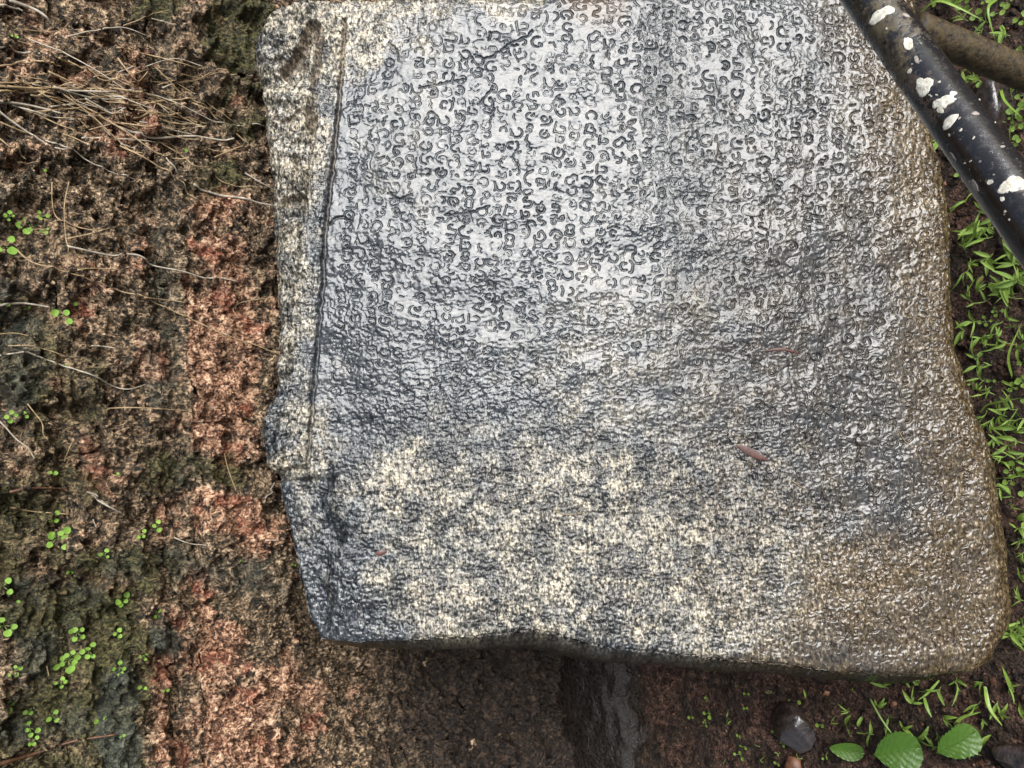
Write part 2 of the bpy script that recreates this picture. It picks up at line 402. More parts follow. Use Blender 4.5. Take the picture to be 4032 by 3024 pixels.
# ------------------------------------------------------------------ the inscribed slab
SN = np.array([0, -math.sin(SL_LEAN), math.cos(SL_LEAN)])
SV = np.array([0, math.cos(SL_LEAN), math.sin(SL_LEAN)]); SU = np.array([1.0, 0, 0])
SO = np.array([0.0, .335, .045])                      # foot of the face
SO = SO+SV*.65
def suv(px, py, dz=0.0):
    p = hit(px, py, SO+SN*dz, SN)-SO; return np.array([p@SU, p@SV])
def smooth_chain(pts, n, z0=0.0, z1=0.0):
    P = np.array([suv(*p, z0+(z1-z0)*k/(len(pts)-1)) for k, p in enumerate(pts)]); P = np.vstack([2*P[0]-P[1], P, 2*P[-1]-P[-2]]); out = []
    for i in range(1, len(P)-2):
        for t in np.linspace(0, 1, 14, endpoint=False):
            a, b, c, d = P[i-1], P[i], P[i+1], P[i+2]
            out.append(.5*((2*b)+(c-a)*t+(2*a-5*b+4*c-d)*t*t+(3*b-a-3*c+d)*t**3))
    out.append(P[-2]); out = np.array(out)
    s = np.concatenate([[0], np.cumsum(np.hypot(*np.diff(out, axis=0).T))]); q = np.linspace(0, s[-1], n)
    return np.stack([np.interp(q, s, out[:, 0]), np.interp(q, s, out[:, 1])], -1)
TL, TR, BR, BL = (1020, 95), (3602, -25), (3922, 2552), (1246, 2508)
e_top = [TL, (1075, 55), (1150, 22), (1300, 8), (1640, 0), (2100, -8), (2600, -14), (3100, -18), TR]
e_bot = [BL, (1300, 2524), (1640, 2517), (1910, 2497), (2060, 2480), (2113, 2476), (2220, 2500), (2317, 2524), (2419, 2544), (2656, 2564), (2880, 2592), (3061, 2607), (3181, 2624), (3302, 2639), (3482, 2648), (3663, 2650), (3800, 2636), (3872, 2603), BR]
e_left = [TL, (1000, 170), (1006, 270), (1039, 392), (1052, 528), (1066, 629), (1079, 765), (1085, 875), (1090, 1020), (1099, 1185), (1108, 1312), (1106, 1440), (1092, 1550), (1057, 1604), (1039, 1668), (1046, 1750), (1066, 1823), (1094, 1896), (1106, 1968), (1139, 2096), (1167, 2224), (1203, 2388), BL]
e_right = [TR, (3606, 60), (3622, 250), (3640, 440), (3668, 515), (3683, 603), (3712, 706), (3728, 800), (3737, 905), (3739, 1000), (3744, 1171), (3753, 1334), (3780, 1461), (3835, 1624), (3889, 1769), (3916, 1877), (3930, 1986), (3952, 2121), (3964, 2300), (3970, 2390), (3958, 2470), BR]
NS, NT = 960, 900
Ct, Cb = smooth_chain(e_top, NS, -.014, -.018), smooth_chain(e_bot, NS, -.006, -.032); Cl, Cr = smooth_chain(e_left, NT, -.014, -.006), smooth_chain(e_right, NT, -.018, -.032)
def jitter(C, seed, amp):
    s = np.arange(len(C))/len(C)*1.3; k = np.sin(np.linspace(0, math.pi, len(C)))**.3
    return C+np.stack([amp*k*fbm(s*30, s*0+1, 4, seed), amp*k*fbm(s*30, s*0+5, 4, seed+3)], -1)
Ct, Cb, Cl, Cr = jitter(Ct, 1, .004), jitter(Cb, 2, .004), jitter(Cl, 3, .004), jitter(Cr, 4, .005)
s = np.linspace(0, 1, NS)[None, :, None]; t = np.linspace(0, 1, NT)[:, None, None]
UV = ((1-t)*Ct[None]+t*Cb[None]+(1-s)*Cl[:, None]+s*Cr[:, None]
      - ((1-s)*(1-t)*Ct[0]+s*(1-t)*Ct[-1]+(1-s)*t*Cb[0]+s*t*Cb[-1]))
U, Vv = UV[..., 0], UV[..., 1]
PW = SO+U[..., None]*SU+Vv[..., None]*SV
PX, PY = project(PW)

# --- carving raster in slab coordinates
RES = .0008; U0, V0 = U.min()-.02, Vv.min()-.02
W_, H_ = int((U.max()-U0+.02)/RES), int((Vv.max()-V0+.02)/RES)
CARVE = np.zeros((H_, W_), np.float32); ANY = np.zeros((H_, W_), np.float32)
def stroke(pts, width, depth, rag=.25, seed=0):
    """carve a groove along pts (u,v)"""
    pts = np.asarray(pts, float); seg = np.hypot(*np.diff(pts, axis=0).T); L = np.concatenate([[0], np.cumsum(seg)])
    n = max(2, int(L[-1]/(RES*1.6))); q = np.linspace(0, L[-1], n)
    x = np.interp(q, L, pts[:, 0]); y = np.interp(q, L, pts[:, 1])
    wv = width*(1+rag*2.0*fbm(q*230+seed*31, q*0+seed, 2, 77))
    for xi, yi, wi in zip(x, y, wv):
        r = int(wi/RES)+1; cx = int((xi-U0)/RES); cy = int((yi-V0)/RES)
        if cx-r < 0 or cy-r < 0 or cx+r+1 > W_ or cy+r+1 > H_: continue
        gy_, gx_ = np.mgrid[cy-r:cy+r+1, cx-r:cx+r+1]
        d2 = ((gx_*RES+U0-xi)**2+(gy_*RES+V0-yi)**2)/(wi*wi)
        v = depth*np.clip(1.25-1.25*d2, 0, 1)
        sub = CARVE[cy-r:cy+r+1, cx-r:cx+r+1]; np.maximum(sub, v, out=sub)
def arc(cx, cy, rx, ry, a0, a1, n=12):
    a = np.radians(np.linspace(a0, a1, n)); return [(cx+rx*math.cos(k), cy+ry*math.sin(k)) for k in a]
GLYPHS = [
 [arc(.5, .40, .36, .36, 110, 400), [(.30, .92), (.50, .84), (.72, .96)]],
 [arc(.5, .42, .40, .48, -20, 200), arc(.30, .20, .13, .15, 220, 400)],
 [arc(.30, .48, .24, .34, 40, 320), arc(.74, .48, .22, .34, -160, 150)],
 [arc(.5, .55, .42, .42, 10, 175), [(.09, .58), (.06, .15)], arc(.72, .25, .22, .22, 80, 300)],
 [[(.12, .9), (.5, .82), (.86, .95)], arc(.48, .40, .34, .38, 95, 340)],
 [arc(.42, .45, .36, .42, 30, 310), [(.42, .5), (.60, .30), (.8, .34)]],
 [arc(.28, .35, .20, .28, -170, 60), arc(.70, .35, .22, .30, 80, -150), [(.5, .40), (.5, .88), (.82, .95)]],
 [[(.1, .82), (.1, .25)], arc(.36, .25, .26, .22, 180, 360), [(.62, .25), (.62, .8)], arc(.80, .62, .17, .22, 180, -20)],
 [arc(.5, .66, .26, .26, -40, 220), arc(.5, .22, .38, .20, 170, 370)],
 [arc(.35, .60, .28, .32, 20, 270), [(.62, .62), (.80, .30), (.66, .06), (.38, .08)]],
 [[(.06, .5), (.25, .86), (.52, .66), (.46, .30), (.74, .12), (.95, .40)]],
 [arc(.5, .48, .44, .44, 150, 400), arc(.5, .36, .17, .17, 20, 250)],
 [[(.10, .92), (.90, .90)], [(.22, .9), (.20, .45)], arc(.44, .40, .25, .30, 180, 380)],
 [arc(.24, .62, .20, .25, 20, 300), arc(.74, .55, .22, .34, 120, 380), [(.18, .14), (.5, .22), (.84, .10)]],
 [[(.5, .98), (.5, .62)], arc(.5, .34, .40, .30, 90, 370)],
 [arc(.40, .50, .34, .44, 60, 290), [(.55, .10), (.84, .26), (.74, .56), (.44, .52)]],
 [arc(.5, .3, .45, .5, 15, 165), [(.92, .4), (1.0, .05)]],
 [[(.0, .35), (.22, .62), (.42, .40), (.62, .66), (.98, .50)]],
 [arc(.5, .45, .33, .40, 40, 330), [(.5, .05), (.85, .0)]],
 [[(.2, .95), (.16, .3), (.4, .05), (.75, .15)], arc(.66, .62, .22, .24, 0, 250)],
]
rg = random.Random(11)
gtop, gbot = suv(1352, 120), suv(1215, 1850)
gd = (gtop-gbot)/np.linalg.norm(gtop-gbot); gn = np.array([gd[1], -gd[0]])    # gn points down the slab
if gn[1] > 0: gn = -gn
LP = .0272
for li in range(46):
    base = gbot+gn*(.036+LP*li); a = -.62+rg.uniform(-.01, .01)
    while a < 1.5:
        sc = rg.uniform(.0165, .0255); adv = sc*rg.uniform(1.05, 1.30)
        c0 = base+gd*a-gn*rg.gauss(0, .0022); a += adv
        p3 = SO+c0[0]*SU+c0[1]*SV; qx, qy = project(p3[None]); qx, qy = qx[0], qy[0]
        if not (1230 < qx < 3900 and -20 < qy < 2560): continue
        if qx < 1300 and qy > 1850: continue
        worn = float(np.clip(blob(np.array([qx]), np.array([qy]), 1700, 2080, 850, 500, .45)[0], 0, 1))
        worn = max(worn, .30*float(blob(np.array([qx]), np.array([qy]), 1450, 120, 350, 170, .4)[0]))
        if rg.random() < .03+.50*worn: continue
        dep = .0025*rg.uniform(.4, 1.25)*(1-.60*worn)*(1+.45*float(sstep(2700, 3400, np.array([qx]))[0]))
        th = rg.gauss(0, .18); ct, st_ = math.cos(th), math.sin(th); sx = rg.uniform(.9, 1.15)*(1 if rg.random() < .8 else -1)
        g = rg.choice(GLYPHS)
        for k, pl in enumerate(g):
            q = []
            for (x, y) in pl:
                x = (x-.5)*sx+rg.gauss(0, .018); y = y-.5+rg.gauss(0, .018)
                x, y = x*ct-y*st_, x*st_+y*ct
                q.append(c0+gd*(x*sc)-gn*(y*sc))
            if rg.random() < .30:                                   # worn through in places
                k0 = rg.randint(0, max(0, len(q)//3)); q = q[k0:len(q)-rg.randint(0, max(0, len(q)//3))]
            if len(q) > 1: stroke(q, .00132*rg.uniform(.8, 1.4), dep*rg.uniform(.6, 1.15), .28, rg.uniform(0, 6))
        for _ in range(rg.choice((0, 0, 1, 1))):                      # vowel signs and stray cuts
            e = c0+gd*rg.gauss(0, .014)-gn*rg.gauss(.003, .015); a1 = rg.uniform(0, 6.28); r1 = rg.uniform(.003, .008); sw = rg.uniform(1.5, 4.5)
            stroke([e+r1*np.array([math.cos(a1+k*sw/6), math.sin(a1+k*sw/6)]) for k in range(7)], 0.0012*rg.uniform(.8, 1.3), dep*rg.uniform(.4, 1), .3, rg.uniform(0, 6))
def crack(pts, width, depth):
    P = [suv(*p) for p in pts]; Q = []
    for a, b in zip(P[:-1], P[1:]):
        for k in np.linspace(0, 1, 7, endpoint=False): Q.append(a*(1-k)+b*k+np.array([rg.gauss(0, .0012), rg.gauss(0, .0012)]))
    Q.append(P[-1]); stroke(Q, width, depth, .30, rg.uniform(0, 6))
for pts in ([(1650, 345), (1700, 335), (1760, 318), (1828, 308)], [(1885, 222), (1930, 222), (1965, 200), (2000, 172), (2085, 140), (2095, 120)],
            [(1880, 410), (1935, 350)], [(1930, 385), (1945, 430), (1930, 480)], [(1530, 168), (1565, 195), (1568, 240)],
            [(1750, 845), (1840, 838), (1900, 820), (1925, 810)], [(2000, 180), (2040, 175)], [(1530, 760), (1570, 785), (1620, 765)]):
    crack(pts, .0016, .0036)
# text line, border grooves and breaks of the relief strip at the slab's head
CARVE2 = np.zeros_like(CARVE); _c = CARVE; CARVE = CARVE2
crack([(1356, 75), (1350, 170), (1340, 300), (1333, 420), (1322, 540), (1308, 640), (1297, 760), (1285, 860), (1276, 1000), (1266, 1160), (1255, 1300), (1243, 1430), (1230, 1600), (1221, 1740), (1212, 1845)], .0040, .0085)
crack([(1265, 110), (1262, 170), (1252, 260), (1240, 340)], .006, .006); crack([(1240, 360), (1238, 500), (1228, 620), (1215, 760), (1205, 870)], .0045, .0045)
crack([(1232, 115), (1205, 185), (1170, 240), (1135, 295)], .0125, .024); crack([(1245, 105), (1228, 160)], .011, .018)
crack([(1085, 240), (1115, 232), (1135, 250)], .004, .006); crack([(1085, 470), (1120, 484), (1160, 476), (1200, 440), (1235, 430)], .004, .006)
crack([(1125, 808), (1150, 800), (1195, 788)], .0105, .022); crack([(1095, 905), (1140, 900), (1180, 905)], .005, .006)
crack([(1220, 455), (1235, 470), (1230, 500)], .009, .014); crack([(1170, 620), (1175, 680), (1165, 730)], .005, .007); crack([(1120, 1040), (1150, 1080), (1190, 1090)], .004, .006); crack([(1185, 275), (1205, 270)], .008, .008)
crack([(1085, 1750), (1105, 1710), (1112, 1640)], .004, .005); crack([(1130, 1620), (1140, 1660), (1138, 1720)], .004, .004)
crack([(1085, 1878), (1130, 1866), (1165, 1855), (1205, 1850)], .0095, .016)
crack([(1190, 1925), (1240, 1925), (1300, 1945), (1370, 1950), (1420, 1940)], .004, .004)
crack([(1270, 860), (1262, 890), (1280, 915), (1290, 880), (1340, 855), (1385, 868)], .0025, .004)
BORD = CARVE2; CARVE = _c
def sample(img):
    fx = np.clip((U-U0)/RES, 0, W_-2); fy = np.clip((Vv-V0)/RES, 0, H_-2); ix = fx.astype(int); iy = fy.astype(int); fx = fx-ix; fy = fy-iy
    return (img[iy, ix]*(1-fx)+img[iy, ix+1]*fx)*(1-fy)+(img[iy+1, ix]*(1-fx)+img[iy+1, ix+1]*fx)*fy
carve = sample(CARVE); bord = sample(BORD)

# --- zones over the face (positions on the stone)
def up(a4):
    """bilinear: values on every 4th grid node to the whole grid"""
    iy = np.arange(NT)/(NT-1)*(a4.shape[0]-1); ix = np.arange(NS)/(NS-1)*(a4.shape[1]-1)
    y0 = np.minimum(iy.astype(int), a4.shape[0]-2); x0 = np.minimum(ix.astype(int), a4.shape[1]-2); fy = (iy-y0)[:, None]; fx = (ix-x0)[None]
    r0 = a4[y0]*(1-fy)+a4[y0+1]*fy; return r0[:, x0]*(1-fx)+r0[:, x0+1]*fx
i4 = np.round(np.linspace(0, NT-1, NT//4)).astype(int); j4 = np.round(np.linspace(0, NS-1, NS//4)).astype(int)
U4, V4 = U[np.ix_(i4, j4)], Vv[np.ix_(i4, j4)]
def lf(su, sv, o, seed): return up(fbm(U4*su, V4*sv, o, seed))
WX = PX+330*lf(5, 5, 5, 61); WYy = PY+330*lf(5, 5, 5, 63)
rough_zone = np.maximum(blob(WX, WYy, 2050, 2100, 1100, 560, .45), .75*blob(WX, WYy, 1450, 60, 420, 130, .5))
strip_edge = np.interp(PY, [0, 120, 900, 1850, 1900], [1300, 1335, 1270, 1195, 1195])
strip = sstep(14, -14, PX-strip_edge)*sstep(1880, 1840, PY+40*lf(20, 20, 3, 65))
relief = sstep(14, -14, PX-(strip_edge-78))*strip
lichen = np.zeros_like(U)
for b in ((2250, 2150, 850, 480, .58), (1500, 2000, 330, 230, .50), (2450, 1450, 420, 360, .40), (1480, 90, 330, 130, .85), (1150, 420, 170, 420, .62), (1170, 1000, 130, 560, .46),
          (1130, 1740, 110, 180, .62), (1640, 1850, 200, 110, .62), (1450, 1900, 170, 60, .7), (2900, 2350, 600, 280, .60), (1560, 560, 200, 300, .22), (2000, 20, 600, 60, .75), (2600, 650, 500, 300, .12), (1800, 2350, 500, 170, .60)):
    lichen = np.maximum(lichen, b[4]*blob(WX, WYy, *b[:4], .5))
lichen = lichen-.35*blob(WX, WYy, 1330, 2180, 200, 230, .5)-.30*blob(WX, WYy, 1400, 1720, 170, 160, .5)-.18*blob(WX, WYy, 1750, 2150, 200, 60, .6)
tan = np.zeros_like(U)
dr = np.interp(PY, [0, 500, 1000, 1500, 2000, 2300, 2640], [3610, 3660, 3738, 3790, 3930, 3960, 3900])-PX
tan = np.clip(.98-dr/560.0, 0, .95)
tan = np.maximum(tan, .75*blob(WX, WYy, 3650, 2350, 480, 420, .5)); tan = np.maximum(tan, .6*blob(WX, WYy, 3150, 2590, 420, 170, .5)); tan = np.maximum(tan, .36*blob(WX, WYy, 3250, 1500, 600, 1300, .6))
mud = np.clip(.9*blob(WX, PY+30*lf(30, 30, 3, 66), 2400, -20, 150, 120, .5), 0, 1)
mud = np.maximum(mud, sstep(.0010, .0028, carve)*np.clip(tan*1.15-.1, 0, .75))          # silt washed into the letters near the foot
mud = np.maximum(mud, .55*sstep(.002, .006, bord)*sstep(1400, 300, PY))
lowt = np.maximum(tan, 0)
lichen_a = lichen+.55*lf(24, 24, 4, 35)+.20*strip; tan_a = tan+.30*lf(18, 18, 4, 36)
cl = lf(46, 38, 4, 38)+.5*lf(14, 10, 3, 39); clot_a = np.clip(cl*.20, -.085, .05)*(.20+.9*np.clip(rough_zone+.2*strip, 0, 1))+np.clip(lichen_a-.35, -.5, .5)*.05
# --- height
h = .0055*lf(3.2, 3.2, 3, 21)+.0058*lf(13, 9, 4, 22)
gU = U*165; gV = Vv*115
grainh = worley(gU, gV, 23)[0]
footz = np.clip(tan*1.2-.1, 0, 1)*.22
h = h+(.00022+.0011*rough_zone+.0012*strip+.0012*footz)*(.5-grainh)*1.7
h = h+(.00030+.0010*rough_zone+.0012*strip+.0012*footz)*fbm(U*130, Vv*90, 2, 24)*1.6
h = h+.0012*rough_zone*lf(60, 60, 3, 27)
worm = np.clip(1-np.abs(fbm(U*62, Vv*44, 3, 33))/.075, 0, 1)*sstep(-.15, .2, lf(9, 9, 3, 34))      # pecked, vermiculated dressing between the letters
worm = worm*np.clip(.50+.8*np.clip(tan, 0, 1)+.35*blob(WX, WYy, 3000, 800, 900, 800, .6)-.35*blob(WX, WYy, 2000, 600, 500, 400, .6), 0, 1)*(1-strip)
mud = np.maximum(mud, sstep(.25, .75, worm)*np.clip(tan*1.3-.1, 0, .8))
h = h-.0012*worm
h = h-carve*(1-.9*strip)
h = h-bord
h = h+relief*(.026*lf(24, 15, 4, 25)+.005)+strip*.004
flake = sstep(0, 60, -(PX-(1330+120*lf(9, 9, 3, 26))))*sstep(1865, 1900, PY)
h = h-.013*flake
dU = [np.full_like(U, 9.) for _ in range(4)]
def edge_d(C, step=6):
    d = np.full(U4.size, 9.); p = np.stack([U4.ravel(), V4.ravel()], -1); Q = np.vstack([C[::step], C[-1:]])
    for a, b in zip(Q[:-1], Q[1:]):
        ab = b-a; tt = np.clip(((p-a)@ab)/(ab@ab), 0, 1); d = np.minimum(d, np.hypot(p[:, 0]-a[0]-tt*ab[0], p[:, 1]-a[1]-tt*ab[1]))
    return up(d.reshape(U4.shape))
def edge_drop(C, R, ry, step):
    d = np.clip(edge_d(C, step)+.004*lf(25, 25, 3, 28), 0, None); x = np.clip(1-d/R, 0, 1); return ry*(1-np.sqrt(np.clip(1-x*x, 0, 1)))
Rl = np.interp(PY, [0, 350, 700, 1900, 2100], [.060, .040, .022, .016, .008])
Rr = np.interp(PY, [0, 1000, 2000, 2600], [.030, .036, .042, .046])
Rb = np.interp(PX, [1200, 2000, 3300, 3900], [.007, .010, .016, .030])
h = h-edge_drop(Cl, Rl, Rl*.8, 14)-edge_drop(Cr, Rr, Rr*.75, 14)-edge_drop(Cb, Rb, Rb*.8, 14)-edge_drop(Ct, .022, .018, 24)
rough = .17+.14*rough_zone+.12*strip-.05*np.clip(tan, 0, 1)+.10*lf(7, 7, 3, 29)
rough = rough+.26*sstep(.0004, .0022, carve)+.22*worm+.3*sstep(.002, .006, bord)
rough = np.clip(rough-.05*blob(WX, WYy, 2050, 650, 420, 360, .6), .08, .9)
# --- mesh: face grid + sides + back
ring = np.concatenate([np.arange(NS), np.arange(1, NT)*NS+NS-1, (NT-1)*NS+np.arange(NS-2, -1, -1), np.arange(NT-2, 0, -1)*NS])
F = np.stack([U, Vv, h], -1).reshape(-1, 3)
cen = F[ring].mean(0)
rim = F[ring]; nr_ = len(ring)
out = rim[:, :2]-np.roll(rim[:, :2], 25, 0); out = np.roll(rim[:, :2], -25, 0)-np.roll(rim[:, :2], 25, 0)
out = np.stack([out[:, 1], -out[:, 0]], -1); out /= np.linalg.norm(out, axis=1)[:, None]+1e-9
if ((rim[:, :2]-cen[:2])*out).sum() < 0: out = -out
THK = .150
fl = np.zeros(nr_); jb = (ring//NS == NT-1); pxr = PX.reshape(-1)[ring]; pyr = PY.reshape(-1)[ring]
fl[jb] = np.interp(pxr[jb], [1250, 1600, 2100, 2500, 3000, 3300, 3600, 3900], [.030, .050, .074, .066, .056, .044, .050, .012])
k_ = np.ones(61)/61; fl = np.convolve(np.concatenate([fl[-30:], fl, fl[:30]]), k_, 'valid')
verts = [F]; faces = [gridfaces(NT, NS)[:, ::-1]]
attrs = {'lichen': lichen_a.ravel(), 'clot': clot_a.ravel(), 'tan': tan_a.ravel(), 'mud': mud.ravel(), 'rough': rough.ravel(), 'grainy': np.clip(.12+.75*rough_zone+.6*strip+.55*footz, 0, 1).ravel(), 'shade_dirt': np.zeros(F.shape[0])}
prev = ring.copy(); nv = len(F); add = {k: [] for k in attrs}
NR = 14
sa = np.arange(nr_)*.004
for j in range(1, NR+1):
    f = j/NR
    off = fl*(.35*sstep(0, .25, f)+.65*f)+(.006*np.sin(f*3.14)-.010*f*f)*(fl < .01)
    nz_ = .0055*fbm(sa*9, np.full(nr_, f*6.0), 4, 81)*math.sin(min(f*2.5, 1)*1.57)
    q = np.concatenate([rim[:, :2]+out*(off+nz_)[:, None], (rim[:, 2]*(1-f)-THK*f)[:, None]], 1)
    idx = nv+np.arange(nr_); nv += nr_; verts.append(q)
    faces.append(np.stack([prev, idx, np.roll(idx, -1), np.roll(prev, -1)], -1)[:, ::-1] if False else np.stack([prev, np.roll(prev, -1), np.roll(idx, -1), idx], -1)[:, ::-1])
    prev = idx
    for k in add: add[k].append(attrs[k][ring] if k != 'shade_dirt' else np.clip(jb*1.0*sstep(0, .12, f), 0, .95)+.3*f*(~jb))  # painted shade and dirt strongest on the lower side face
VV = np.concatenate(verts); FF = np.concatenate(faces)
c_i = len(VV); VV = np.vstack([VV, [cen[0], cen[1], -THK]])
back = np.stack([prev, np.roll(prev, -1), np.full(nr_, c_i), np.full(nr_, c_i)], -1)
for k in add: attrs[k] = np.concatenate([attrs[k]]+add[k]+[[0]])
def quads_tris(name, V, Q, T, mat, attrs):
    me = bpy.data.meshes.new(name); me.vertices.add(len(V)); me.vertices.foreach_set('co', V.astype(np.float32).ravel())
    li = np.concatenate([Q.ravel(), T.ravel()]).astype(np.int32); me.loops.add(len(li)); me.loops.foreach_set('vertex_index', li)
    me.polygons.add(len(Q)+len(T))
    me.polygons.foreach_set('loop_start', np.concatenate([np.arange(len(Q))*4, Q.size+np.arange(len(T))*3]).astype(np.int32))
    me.polygons.foreach_set('loop_total', np.concatenate([np.full(len(Q), 4), np.full(len(T), 3)]).astype(np.int32))
    me.update(calc_edges=True); me.polygons.foreach_set('use_smooth', np.ones(len(me.polygons), dtype=bool))
    for k, a in attrs.items(): at = me.attributes.new(k, 'FLOAT', 'POINT'); at.data.foreach_set('value', a.astype(np.float32))
    me.materials.append(mat); o = bpy.data.objects.new(name, me); COL.objects.link(o); return o
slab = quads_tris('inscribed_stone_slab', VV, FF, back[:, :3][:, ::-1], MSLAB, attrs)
slab.matrix_world = Matrix(((SU[0], SV[0], SN[0], SO[0]), (SU[1], SV[1], SN[1], SO[1]), (SU[2], SV[2], SN[2], SO[2]), (0, 0, 0, 1)))
tag(slab, 'large wet grey granite slab carved with rows of ancient rounded script', 'stone slab')
def slab_pt(px, py, lift=0.0):
    u, v = suv(px, py); j = np.argmin((U.ravel()-u)**2+(Vv.ravel()-v)**2)
    return SO+u*SU+v*SV+SN*(h.ravel()[j]+lift)

# ------------------------------------------------------------------ tubes, leaves
def tube(name, pts, rad, mat, parent=None, seg=6, taper=.5):
    P = [Vector([float(c) for c in p]) for p in pts]; V = []; Fc = []
    n = len(P); ref = Vector((.31, .77, .55))
    for i, p in enumerate(P):
        d = (P[min(i+1, n-1)]-P[max(i-1, 0)]).normalized(); a = d.cross(ref).normalized(); b = d.cross(a)
        r = rad*(1-(1-taper)*i/(n-1))
        for k in range(seg): V.append(p+(a*math.cos(6.2832*k/seg)+b*math.sin(6.2832*k/seg))*r)
    for i in range(n-1):
        for k in range(seg): Fc.append((i*seg+k, i*seg+(k+1) % seg, (i+1)*seg+(k+1) % seg, (i+1)*seg+k))
    Fc.append(tuple(range(seg-1, -1, -1))); Fc.append(tuple(range((n-1)*seg, n*seg)))
    return mesh_obj(name, V, Fc, mat, parent)
def curve(pts, n=5):
    P = [np.array(p, float) for p in pts]; P = [2*P[0]-P[1]]+P+[2*P[-1]-P[-2]]; out = []
    for i in range(1, len(P)-2):
        for t in np.linspace(0, 1, n, endpoint=False):
            a, b, c, d = P[i-1:i+3]; out.append(.5*((2*b)+(c-a)*t+(2*a-5*b+4*c-d)*t*t+(3*b-a-3*c+d)*t**3))
    out.append(P[-2]); return out
def blade_mesh(name, mat, wid=.17, droop=.25, fold=.25, n=9, shape=None):
    """unit-length leaf along +X, folded along its midrib"""
    V = []; Fc = []
    for i in range(n):
        t = i/(n-1); wv = wid*(math.sin(math.pi*min(1, t*.93+.05))**.75)*(1-.25*t) if shape is None else shape(t)
        z = .10*math.sin(t*2)-droop*t*t
        for k in (-1, -.5, 0, .5, 1): V.append((t, k*wv*.5, z+abs(k)*wv*fold*.6+.010*math.sin(9*t+2*k)))
    for i in range(n-1):
        for k in range(4): a = i*5+k; Fc.append((a, a+1, a+6, a+5))
    me = bpy.data.meshes.new(name); me.from_pydata(V, [], Fc); me.polygons.foreach_set('use_smooth', [True]*len(Fc)); me.materials.append(mat); me.update()
    return me
def round_mesh(name, mat, cup=.12):
    V = [(0, 0, 0)]; Fc = []; n = 14
    for rr in (.55, 1.0):
        for k in range(n):
            a = 6.2832*k/n; notch = 1-.20*max(0, math.cos(a-math.pi))**6; r = .5*rr*notch*(1+.04*math.sin(3*a+1))
            V.append((r*math.cos(a)+.46, r*math.sin(a), cup*(rr**2)*.25+.02*math.sin(2*a)))
    V[0] = (.46, 0, 0)
    for k in range(n):
        Fc.append((0, 1+k, 1+(k+1) % n)); Fc.append((1+k, 1+n+k, 1+n+(k+1) % n, 1+(k+1) % n))
    me = bpy.data.meshes.new(name); me.from_pydata(V, [], Fc); me.polygons.foreach_set('use_smooth', [True]*len(Fc)); me.materials.append(mat); me.update()
    return me
def leaf_mw(base, direction, up, L):
    x = Vector([float(c) for c in direction]).normalized(); z = Vector([float(c) for c in up]); y = z.cross(x).normalized(); z = x.cross(y)
    m = Matrix((x*L, y*L, z*L)).transposed().to_4x4(); m.translation = Vector([float(c) for c in base]); return m
LB = [blade_mesh('weed_leaf', MBLADE, .20, .10), blade_mesh('weed_leaf', MBLADE, .27, .35), blade_mesh('weed_leaf', MBLADE, .15, .60), blade_mesh('weed_leaf', MBLADE, .33, .5, .4), blade_mesh('weed_leaf', MBLADE, .12, .9), blade_mesh('weed_leaf', MBLADE, .22, -.25)]
LR = [round_mesh('seedling_leaf', MROUND, .12), round_mesh('seedling_leaf', MROUND, .4)]
LG = [round_mesh('herb_leaf', MBLADE, .2)]
rp = random.Random(21)

# ------------------------------------------------------------------ pipe railing
rail = empty('pipe_railing', (0, 0, 0))
PR = .0255
dA = 2*PR*FPX/172.0; dB = 2*PR*FPX/210.0
A = at_depth(3427, 0, dA); B = at_depth(4032, 842, dB)
ax = (B-A)/np.linalg.norm(B-A); A0 = A-ax*.55; B0 = B+ax*.22
def pipe(name, a, b, r, mat, grime, nl=200, na=48, bend=0.0):
    a = np.array(a); b = np.array(b); d = (b-a); L = np.linalg.norm(d); d /= L
    e1 = np.cross(d, np.array([.2, .3, .9])); e1 /= np.linalg.norm(e1); e2 = np.cross(d, e1)
    T, Ph = np.meshgrid(np.linspace(0, L, nl), np.arange(na)*2*math.pi/na, indexing='ij')
    rr = r+.00035*fbm(T*22, Ph*2.2, 3, 91)+.0003*fbm(T*90, np.cos(Ph)*4+Ph, 2, 92)
    P = a+T[..., None]*d+rr[..., None]*(np.cos(Ph)[..., None]*e1+np.sin(Ph)[..., None]*e2)
    V = P.reshape(-1, 3); i = np.arange(nl*na).reshape(nl, na)
    Q = np.stack([i[:-1], i[1:], np.roll(i[1:], -1, 1), np.roll(i[:-1], -1, 1)], -1).reshape(-1, 4)
    V = np.vstack([V, [a, b]]); T1 = np.stack([np.roll(i[0], -1), np.full(na, len(V)-2), i[0]], -1); T2 = np.stack([i[-1], np.full(na, len(V)-1), np.roll(i[-1], -1)], -1)
    gq = np.concatenate([grime(T, P).ravel(), [0, 0]])
    o = quads_tris(name, V, Q, np.concatenate([T1, T2]), mat, {'grime': gq}); o.parent = rail; return o
def g_main(T, P):
    X, Y = project(P.reshape(-1, 3)); X = X.reshape(T.shape); Y = Y.reshape(T.shape)
    return np.clip(.85*blob(X, Y, 3480, 180, 130, 240, .5)-.25, -.4, 1)
rp_o = pipe('rail_pipe', A0, B0, PR, MPIPE, g_main)
J = at_depth(3600, 110, dA*.99+.030); K = at_depth(4060, 302, dA*1.0+.05); bx_ = (K-J)/np.linalg.norm(K-J)
K0 = K+bx_*max(.02, (K[2]+.06)/max(1e-3, -bx_[2])) if bx_[2] < -.05 else K+bx_*.5
pipe('brace_pipe', J, K0, .0190, MBRACE, lambda T, P: T*0)
tag(rail, 'black painted iron pipe railing with flaking white paint and a mossy brace', 'railing')
